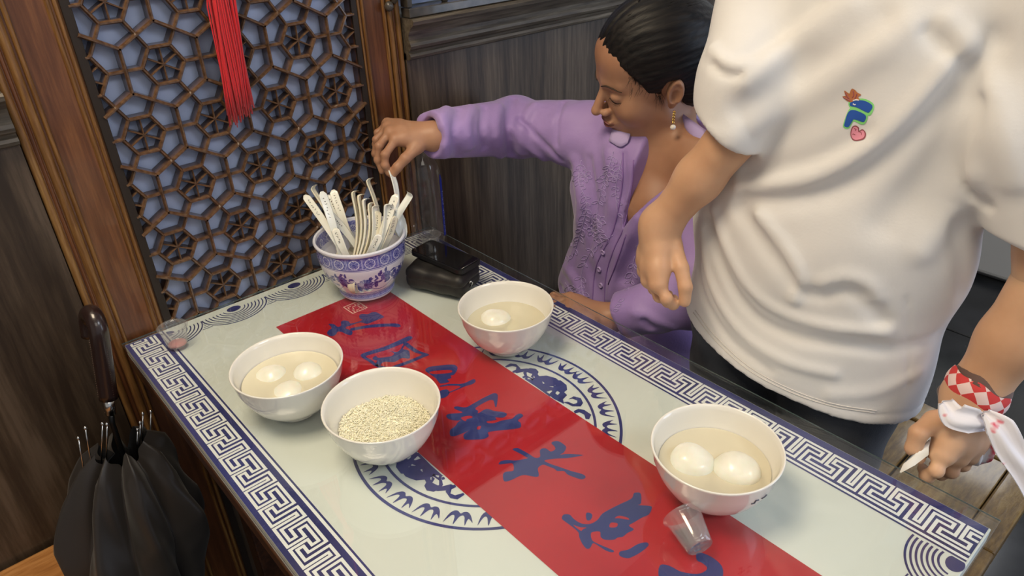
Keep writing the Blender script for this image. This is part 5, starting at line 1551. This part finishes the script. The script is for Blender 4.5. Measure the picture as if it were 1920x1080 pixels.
rf_ = [[rm[0], at(1250, 560, 1.092), at(1262, 570, 1.108), at(1264, 560, 1.128)],
       [rm[1], at(1236, 556, 1.120), at(1252, 566, 1.140), at(1254, 552, 1.155)],
       [rm[2], at(1226, 542, 1.150), at(1243, 554, 1.168), at(1246, 540, 1.180)],
       [rm[3], at(1219, 522, 1.178), at(1234, 534, 1.192), at(1238, 520, 1.200)]]
rt_ = [at(1262, 462, 1.108), at(1277, 502, 1.094), at(1285, 538, 1.088), at(1284, 565, 1.096)]
def s_rhand(p): return hand_sdf(p, sRW, rm, rf_, rt_, (.0094, .0094, .0090, .0080), forearm=[(sRW*.5+sRE*.5, .0325), (sRE, .037)], rw=(.027, .0230), pr=.0155)
lmm = [at(1768, 850, .962), at(1793, 853, .980), at(1816, 848, 1.000), at(1836, 834, 1.018)]
lff = [[lmm[0], at(1756, 882, .958), at(1738, 893, .972), at(1730, 878, .990)],
       [lmm[1], at(1784, 884, .984), at(1764, 888, 1.000), at(1752, 872, 1.010)],
       [lmm[2], at(1806, 872, 1.008), at(1786, 878, 1.020), at(1776, 862, 1.026)],
       [lmm[3], at(1828, 857, 1.028), at(1810, 864, 1.040), at(1800, 850, 1.044)]]
ltt = [at(1752, 790, .966), at(1722, 812, .958), at(1713, 840, .964), at(1722, 858, .976)]
def s_lhand(p): return hand_sdf(p, sLW, lmm, lff, ltt, (.0095, .0095, .0090, .0080), forearm=[(sLW*.5+sLE*.5, .037), (sLE, .043)], rw=(.028, .0275), pr=.0175)
s_parts = []
v, f = surf(s_torso, (.68, -1.12, .78), (.98, -.62, 1.52), .008); s_parts.append((v, f))
lo, hi = bbox(sum(rf_, [])+[sRW, sRE]+rt_, .055); v, f = surf(s_rhand, lo, hi, .0024); s_parts.append((v, f))
lo, hi = bbox(sum(lff, [])+[sLW, sLE]+ltt, .055); v, f = surf(s_lhand, lo, hi, .0024); s_parts.append((v, f))
def s_ua(p): return np.minimum(rc(p, SHR, sRE, .046, .040), rc(p, SHL, sLE, .046, .043))
lo, hi = bbox([SHR, SHL, sRE, sLE], .07); v, f = surf(s_ua, lo, hi, .007); s_parts.append((v, f))
# head above the frame
HO2 = V(.800, -.870, 1.565)
R2 = frame(V(-.90, .12, -.42), V(-.40, 0, .9))
def s_head(p): return smin(head_sdf((p-HO2)@R2.T)*1.0, chain(p, [HO2+V(0, -.025, -.05)@R2, NK], [.052, .055], .03), .02)
v, f = surf(s_head, HO2-.20, HO2+.16, .0045); s_parts.append((v, f))
def s_hair(p): return hair_sdf((p-HO2)@R2.T)
v, f = surf(s_hair, HO2-.2, HO2+.17, .005); np_mesh('hair', [(v, f)], [M_hair], man)
HIP = V(.815, -.850, .84)
def s_legs(p, o=0.0):
    d = ecap(p, HIP+V(0, 0, .10), HIP+V(0, 0, -.02), (0, 1, 0), (.165+o, .088+o), (.180+o, .098+o))
    for s in (.086, -.086):
        k = HIP+V(-.012, s*1.05, -.40); a = HIP+V(.02, s*1.05, -.775)
        l = chain(p, [HIP+V(-.005, s, -.06), k, a], [.086+o, .058+o, .043+o], .03)
        d = smin(d, l, .03)
    return d
v, f = surf(lambda p: smin(s_legs(p), np.minimum(*[rc(p, HIP+V(.03, s, -.79), HIP+V(-.12, s*1.2, -.81), .034, .028) for s in (.09, -.09)]), .02), (.60, -1.12, 0), (.98, -.62, .98), .010)
s_parts.append((v, f))
np_mesh('body', s_parts, [M_skinB], man)
def s_jeans(p):
    d = s_legs(p, .010)
    d = d-.0020*np.sin(p[:, 2]*60+3*np.sin(p[:, 1]*30))-.003*np.exp(-((p[:, 1]+.862)/.006)**2)*(p[:, 0] < .8)*-1
    for s in (.105, -.105):
        sm = np.hypot(p[:, 1]-(-.862+s*1.65), (p[:, 0]-.80))
        d = d-.0015*np.exp(-(sm/.004)**2)
    return np.maximum(d, .075-p[:, 2])
v, f = surf(s_jeans, (.60, -1.12, .06), (.98, -.62, .97), .0055); np_mesh('jeans', [(v, f)], [M_denim], man)
JV, JF = v, f
def s_shoes(p):
    d = None
    for s in (.095, -.095):
        a = np.maximum(rc(p, HIP+V(.035, s*1.05, -.785), HIP+V(-.13, s*1.2, -.80), .048, .040), .006-p[:, 2]); d = a if d is None else np.minimum(d, a)
    return d
v, f = surf(s_shoes, (.58, -1.06, 0), (.95, -.66, .13), .006); np_mesh('shoes', [(v, f)], [mat('white sneaker', (.6, .6, .6), .5)], man)

# T-shirt
def sp_(*pts): return [at(x, y, d) for x, y, d in pts]
tf = [  # polyline in the photograph, width, height: ridges (+) and creases (-) of the cloth
 ([(1388, 352), (1440, 350), (1520, 336), (1600, 300), (1680, 240), (1750, 165), (1820, 80)], .014, .012),
 ([(1395, 372), (1470, 374), (1550, 358), (1640, 306), (1720, 232), (1790, 160), (1850, 80)], .018, -.011),
 ([(1400, 318), (1470, 314), (1550, 288), (1620, 250)], .014, -.005),
 ([(1380, 250), (1440, 225), (1520, 180), (1600, 125), (1700, 55)], .020, .006),
 ([(1390, 205), (1460, 160), (1560, 100), (1650, 35)], .018, -.006),
 ([(1400, 150), (1440, 112), (1510, 62), (1590, 5)], .016, .007),
 ([(1410, 105), (1470, 55), (1530, 5)], .014, -.006),
 ([(1335, 92), (1352, 112), (1378, 124), (1400, 118)], .008, .008),
 ([(1338, 122), (1360, 138), (1385, 140)], .008, -.006),
 ([(1340, 395), (1358, 450), (1392, 520), (1440, 570), (1500, 598), (1580, 616), (1660, 622)], .009, .008),
 ([(1330, 410), (1345, 480), (1378, 550), (1425, 602), (1490, 632), (1570, 648), (1650, 655)], .010, -.008),
 ([(1318, 430), (1328, 510), (1358, 580), (1410, 640), (1480, 680), (1560, 700)], .009, .007),
 ([(1308, 455), (1312, 530), (1335, 590), (1380, 650), (1440, 695)], .008, -.005),
 ([(1385, 390), (1425, 450), (1470, 510), (1500, 545), (1540, 555), (1580, 545), (1620, 560), (1650, 600)], .012, -.008),
 ([(1420, 400), (1470, 460), (1500, 520), (1490, 560)], .010, .007),
 ([(1545, 530), (1590, 520), (1630, 535), (1640, 560)], .012, .006),
 ([(1600, 640), (1660, 655), (1740, 640), (1800, 600)], .012, -.006),
 ([(1560, 740), (1640, 735), (1720, 700)], .012, .004),
 ([(1660, 420), (1720, 350), (1770, 270), (1800, 190)], .022, -.008),
 ([(1730, 470), (1780, 400), (1820, 330)], .018, .008),
 ([(1790, 420), (1806, 500), (1800, 580), (1780, 650)], .012, -.006),
 ([(1838, 190), (1812, 240), (1795, 290), (1815, 350), (1850, 385)], .008, -.010),
 ([(1860, 170), (1880, 260), (1900, 340)], .016, .006),
 ([(1700, 560), (1704, 640), (1700, 720)], .004, -.0025),
 ([(1780, 40), (1840, 110), (1850, 180)], .012, .006),
 ([(1740, 60), (1800, 120), (1820, 190)], .010, -.006),
]
shR, shL = SHR+V(0, .000, .0), SHL+V(0, -.0, .0)
cR0, cR1 = at(1402, 160, .985), at(1368, 250, .998)
cL0, cL1 = at(1925, 230, .850), at(1980, 470, .865)
axR = (sRW-cR1)/np.linalg.norm(sRW-cR1); axL = (sLW-cL1)/np.linalg.norm(sLW-cL1)
def s_shirt(p):
    z = p[:, 2]
    d = ecap(p, (.832, -.872, 1.27), (.815, -.852, 1.00), (0, 1, 0), (.186, .122), (.194, .120))
    d = smin(d, ecap(p, (.815, -.852, 1.00), (.812, -.850, .70), (0, 1, 0), (.194, .120), (.206, .138)), .06)
    d = smin(d, chain(p, [SHR, NK+V(0, 0, -.05), SHL], [.060, .062, .060], .05), .06)
    # right sleeve, bent at the elbow
    a = chain(p, [SHR, cR0, cR1], [.066, .066, .050], .03)
    a = smax(a, (p-cR1)@axR, .006); a = smax(a, -rc(p, cR1-axR*.010, cR1+axR*.05, .040, .046), .004)
    b = chain(p, [SHL, cL0, cL1], [.070, .084, .064], .03)
    b = smax(b, (p-cL1)@axL, .006); b = smax(b, -rc(p, cL1-axL*.015, cL1+axL*.05, .050, .056), .004)
    d = smin(d, a, .022); d = smin(d, b, .018)
    for pts, w, h in TFW:
        dd, _ = pline(p, pts); d = d-h*np.exp(-(dd/w)**2)
    d = d-.0016*np.sin(z*38+3*np.sin(p[:, 1]*14)+p[:, 0]*20)
    # hem, tilted a little, hollow inside
    hz = .785+.13*(p[:, 1]+.862)
    d = smax(d, hz-z, .004)
    ins = ecap(p, (.812, -.862, .80), (.812, -.862, .60), (0, 1, 0), (.10, .05), (.176, .116))
    d = smax(d, -ins, .003)
    d = d+.0013*np.exp(-((z-hz-.020)/.0022)**2)
    nk = rc(p, NK+V(-.030, 0, .010), NK+V(-.05, 0, .16), .060, .085)
    return smax(d, -nk, .004)
TFW = []
v, f = surf(s_shirt, (.56, -1.32, .70), (1.0, -.54, 1.46), .010)
base_tree = bvh(v, f)
def on_base(tree, pxs, step=3):
    out = []
    for q in catmull([V(*a) for a in pxs], step):
        c, _ = cast_px(tree, q[0], q[1])
        if c is not None and (not out or np.linalg.norm(c-out[-1]) < .12): out.append(c)
    return out
for L, w, h in tf:
    P_ = on_base(base_tree, [(a, b) for a, b in L])
    if len(P_) > 1: TFW.append((P_, w, h))
lo = V(.56, -1.32, .70); hi = V(1.0, -.54, 1.46)
v, f = surf(s_shirt, lo, hi, .0042)
TV, TF = v, f
np_mesh('shirt', [(v, f)], [M_tee], man)
ttree = bvh(TV, TF)
# chest print: laid on the cloth
def printed(pxs, mt, name, off, parent=man, tree=ttree):
    """filled outline of the print, laid point by point on the cloth"""
    P_ = np.array([[q[0], q[1]] for q in catmull([V(*a) for a in pxs], 4, True)])
    c = P_.mean(0); rings = 5; vs = []; fs = []
    n = len(P_)
    for k in range(rings+1):
        for q in c+(P_-c)*k/rings:
            w, nn = cast_px(tree, q[0], q[1], off); vs.append(w)
    for k in range(rings):
        for i in range(n): fs.append((k*n+i, k*n+(i+1) % n, (k+1)*n+(i+1) % n, (k+1)*n+i))
    return mesh_obj(name, vs, fs, mt, parent, True)
e7 = lambda L: [(1540+x/7.2, 140+y/7.2) for x, y in L]
M_gr = mat('bright green print', (.25, .72, .22), .6); M_bl = mat('blue print', (.02, .09, .42), .6)
M_pk = mat('pink print', (.78, .30, .40), .6); M_pko = mat('dark pink outline', (.32, .08, .10), .6); M_or = mat('orange brown print', (.50, .18, .07), .6)
printed(e7([(380, 360), (560, 320), (710, 400), (680, 530), (620, 550), (500, 500), (390, 450)]), M_gr, 'print_green', .0005)
printed(e7([(400, 450), (520, 480), (625, 545), (600, 650), (540, 670), (430, 630), (380, 720), (320, 725), (295, 680), (350, 520)]), M_gr, 'print_green', .0005)
printed(e7([(405, 370), (560, 345), (690, 415), (650, 505), (600, 500), (480, 440), (395, 420)]), M_bl, 'print_blue', .0009)
printed(e7([(425, 475), (520, 500), (605, 555), (575, 635), (500, 615), (410, 605), (375, 700), (315, 695), (320, 640), (365, 510)]), M_bl, 'print_blue', .0009)
printed(e7([(395, 770), (420, 700), (470, 685), (510, 715), (510, 755), (560, 735), (605, 790), (590, 860), (520, 892), (440, 890), (400, 840)]), M_pko, 'print_outline', .0005)
printed(e7([(408, 775), (432, 712), (465, 700), (495, 722), (505, 772), (560, 752), (590, 795), (575, 850), (515, 877), (448, 875), (412, 835)]), M_pk, 'print_heart', .0009)
for L in ([(445, 720), (470, 735), (460, 755)], [(420, 800), (440, 798), (460, 812)], [(510, 765), (540, 780), (545, 815)]):
    t_ = on_shirt(e7(L), .0006, tree=ttree)
    if t_: mesh_obj('print_line', t_[0], t_[1], M_pko, man)
printed(e7([(285, 290), (330, 300), (310, 215), (350, 235), (375, 260), (410, 190), (450, 200), (490, 240), (540, 270), (500, 300), (520, 340), (460, 350), (400, 370), (340, 345)]), M_or, 'print_flame', .0007)
for L in ([(330, 240), (350, 290), (380, 320)], [(430, 220), (440, 270), (420, 310)], [(480, 260), (470, 300), (450, 330)], [(300, 305), (350, 330), (390, 350)]):
    t_ = on_shirt(e7(L), .0007, tree=ttree)
    if t_: mesh_obj('print_line', t_[0], t_[1], M_pko, man)
for L in ([(430, 350), (470, 340), (510, 345)], [(430, 390), (450, 405), (470, 400)]):
    t_ = on_shirt(e7(L), .0009, tree=ttree)
    if t_: mesh_obj('print_line', t_[0], t_[1], mat('white print', (.7, .7, .72), .6), man)
# stitched hem lines
mb = MB()
for yy in (0, 1):
    L = [(1300, 600), (1335, 645), (1400, 705), (1480, 748), (1560, 775), (1640, 788)]
    t_ = on_shirt([(x+4*yy, y-14-4*yy) for x, y in L], .0007, tree=ttree)
    if t_: mb.add(t_)
mb.build('hem_stitch', mat('hem thread', (.66, .63, .60), .7), man)

# scarf tied round the left wrist
M_dia = mat('red and white diamond cloth', (.8, .6, .58), .7)
b_ = M_dia.node_tree.nodes['Principled BSDF']
uvn = nd(M_dia, 'ShaderNodeUVMap', uv_map='UVMap'); mp = nd(M_dia, 'ShaderNodeMapping'); mp.inputs['Rotation'].default_value = (0, 0, math.pi/4); mp.inputs['Scale'].default_value = (1, 1, 1)
ck = nd(M_dia, 'ShaderNodeTexChecker'); ck.inputs['Scale'].default_value = 1.0
ck.inputs['Color1'].default_value = (.62, .05, .05, 1); ck.inputs['Color2'].default_value = (.82, .62, .60, 1)
lk(M_dia, uvn, 'UV', mp, 'Vector'); lk(M_dia, mp, 'Vector', ck, 'Vector'); lk(M_dia, ck, 'Color', b_, 'Base Color')
M_brn = cloth('brown scarf cloth', (.10, .055, .045), (.16, .10, .085), .7)
M_scw = mat('white and red scarf cloth', (.78, .72, .72), .7)
noisy(M_scw, (.8, .76, .78), (.70, .10, .14), (3, 3, 3), 9, 3, .60, .66, bump=.2)
r_w = [n for n in M_scw.node_tree.nodes if n.type == 'VALTORGB'][0]
axw = (sLW-sLE)/np.linalg.norm(sLW-sLE)
s1_ = np.cross(axw, FWD); s1_ /= np.linalg.norm(s1_); s2_ = np.cross(axw, s1_)
def band(c, r, w, tilt, mt, name, ru=None, th=.004, n=48, par=man, lump=.0):
    vs = []; fs = []; uv = []; rows = 7
    for i in range(n+1):
        a = 2*math.pi*i/n; rad_ = (s1_*math.cos(a)+s2_*math.sin(a))
        for j in range(rows):
            t = j/(rows-1)-.5
            rr = r+th*math.cos(math.pi*t)+lump*math.sin(3*a+j*.5)
            vs.append(c+rad_*rr+axw*(t*w+tilt*math.cos(a+.6)+.002*math.sin(5*a)))
            uv.append((i/n*2*math.pi*r/.0105/1.414*1.0, t*w/.0105/1.414*1.0))
    for i in range(n):
        for j in range(rows-1): fs.append((i*rows+j, (i+1)*rows+j, (i+1)*rows+j+1, i*rows+j+1))
    o = mesh_obj(name, vs, fs, mt, par, True)
    ul = o.data.uv_layers.new(name='UVMap')
    for lp in o.data.loops: ul.data[lp.index].uv = uv[lp.vertex_index]
    return o
wc = sLW-axw*.006
sc_ = band(wc-axw*.012, .0335, .036, .006, M_brn, 'wrist_scarf', th=.005, lump=.0015)
band(wc-axw*.006, .0378, .029, .008, M_dia, 'scarf_band', th=.003)
band(wc+axw*.014, .0325, .020, -.004, M_brn, 'scarf_fold', th=.006, lump=.003)
def ribbon3(pts, ws, nrm, mt, name, wave=.004, cols=9):
    P_ = catmull(pts, 8); m = len(P_); G = []
    W_ = np.interp(np.linspace(0, 1, m), np.linspace(0, 1, len(ws)), ws)
    for i, p in enumerate(P_):
        t = P_[min(i+1, m-1)]-P_[max(i-1, 0)]; t /= np.linalg.norm(t); s = np.cross(t, nrm); s /= np.linalg.norm(s)
        G.append([p+s*W_[i]*(j/(cols-1)-.5)+nrm*wave*math.sin(j/(cols-1)*9+i*.15) for j in range(cols)])
    return sheet(G, mt, name, man, .002)
NV = -FWD
ribbon3([at(1772, 752, .935), at(1790, 778, .925), at(1826, 790, .925), at(1850, 800, .935)], [.020, .036, .034, .012], NV, M_scw, 'scarf_end')
ribbon3([at(1846, 772, .925), at(1874, 800, .915), at(1896, 842, .915), at(1925, 890, .92), at(1950, 950, .93)], [.012, .034, .036, .034, .030], NV, M_scw, 'scarf_end')
ribbon3([at(1850, 800, .955), at(1852, 826, .975), at(1838, 862, .99), at(1830, 872, 1.0)], [.016, .022, .028, .014], NV, M_scw, 'scarf_end')
ribbon3([at(1838, 744, .955), at(1852, 752, .945), at(1868, 740, .945), at(1872, 752, .95)], [.012, .010, .012, .006], NV, M_dia, 'scarf_end')
# folded tissue held in the fist
tsu = sheet([[at(1688, 886, .962), at(1714, 872, .955), at(1740, 852, .965)], [at(1695, 870, .955), at(1718, 853, .950), at(1740, 838, .958)], [at(1706, 856, .962), at(1724, 842, .956), at(1744, 824, .966)]], mat('white tissue', (.82, .80, .76), .8), 'tissue', None, .003)
tag(tsu, 'folded white tissue held in the left fist of the standing person', 'tissue')
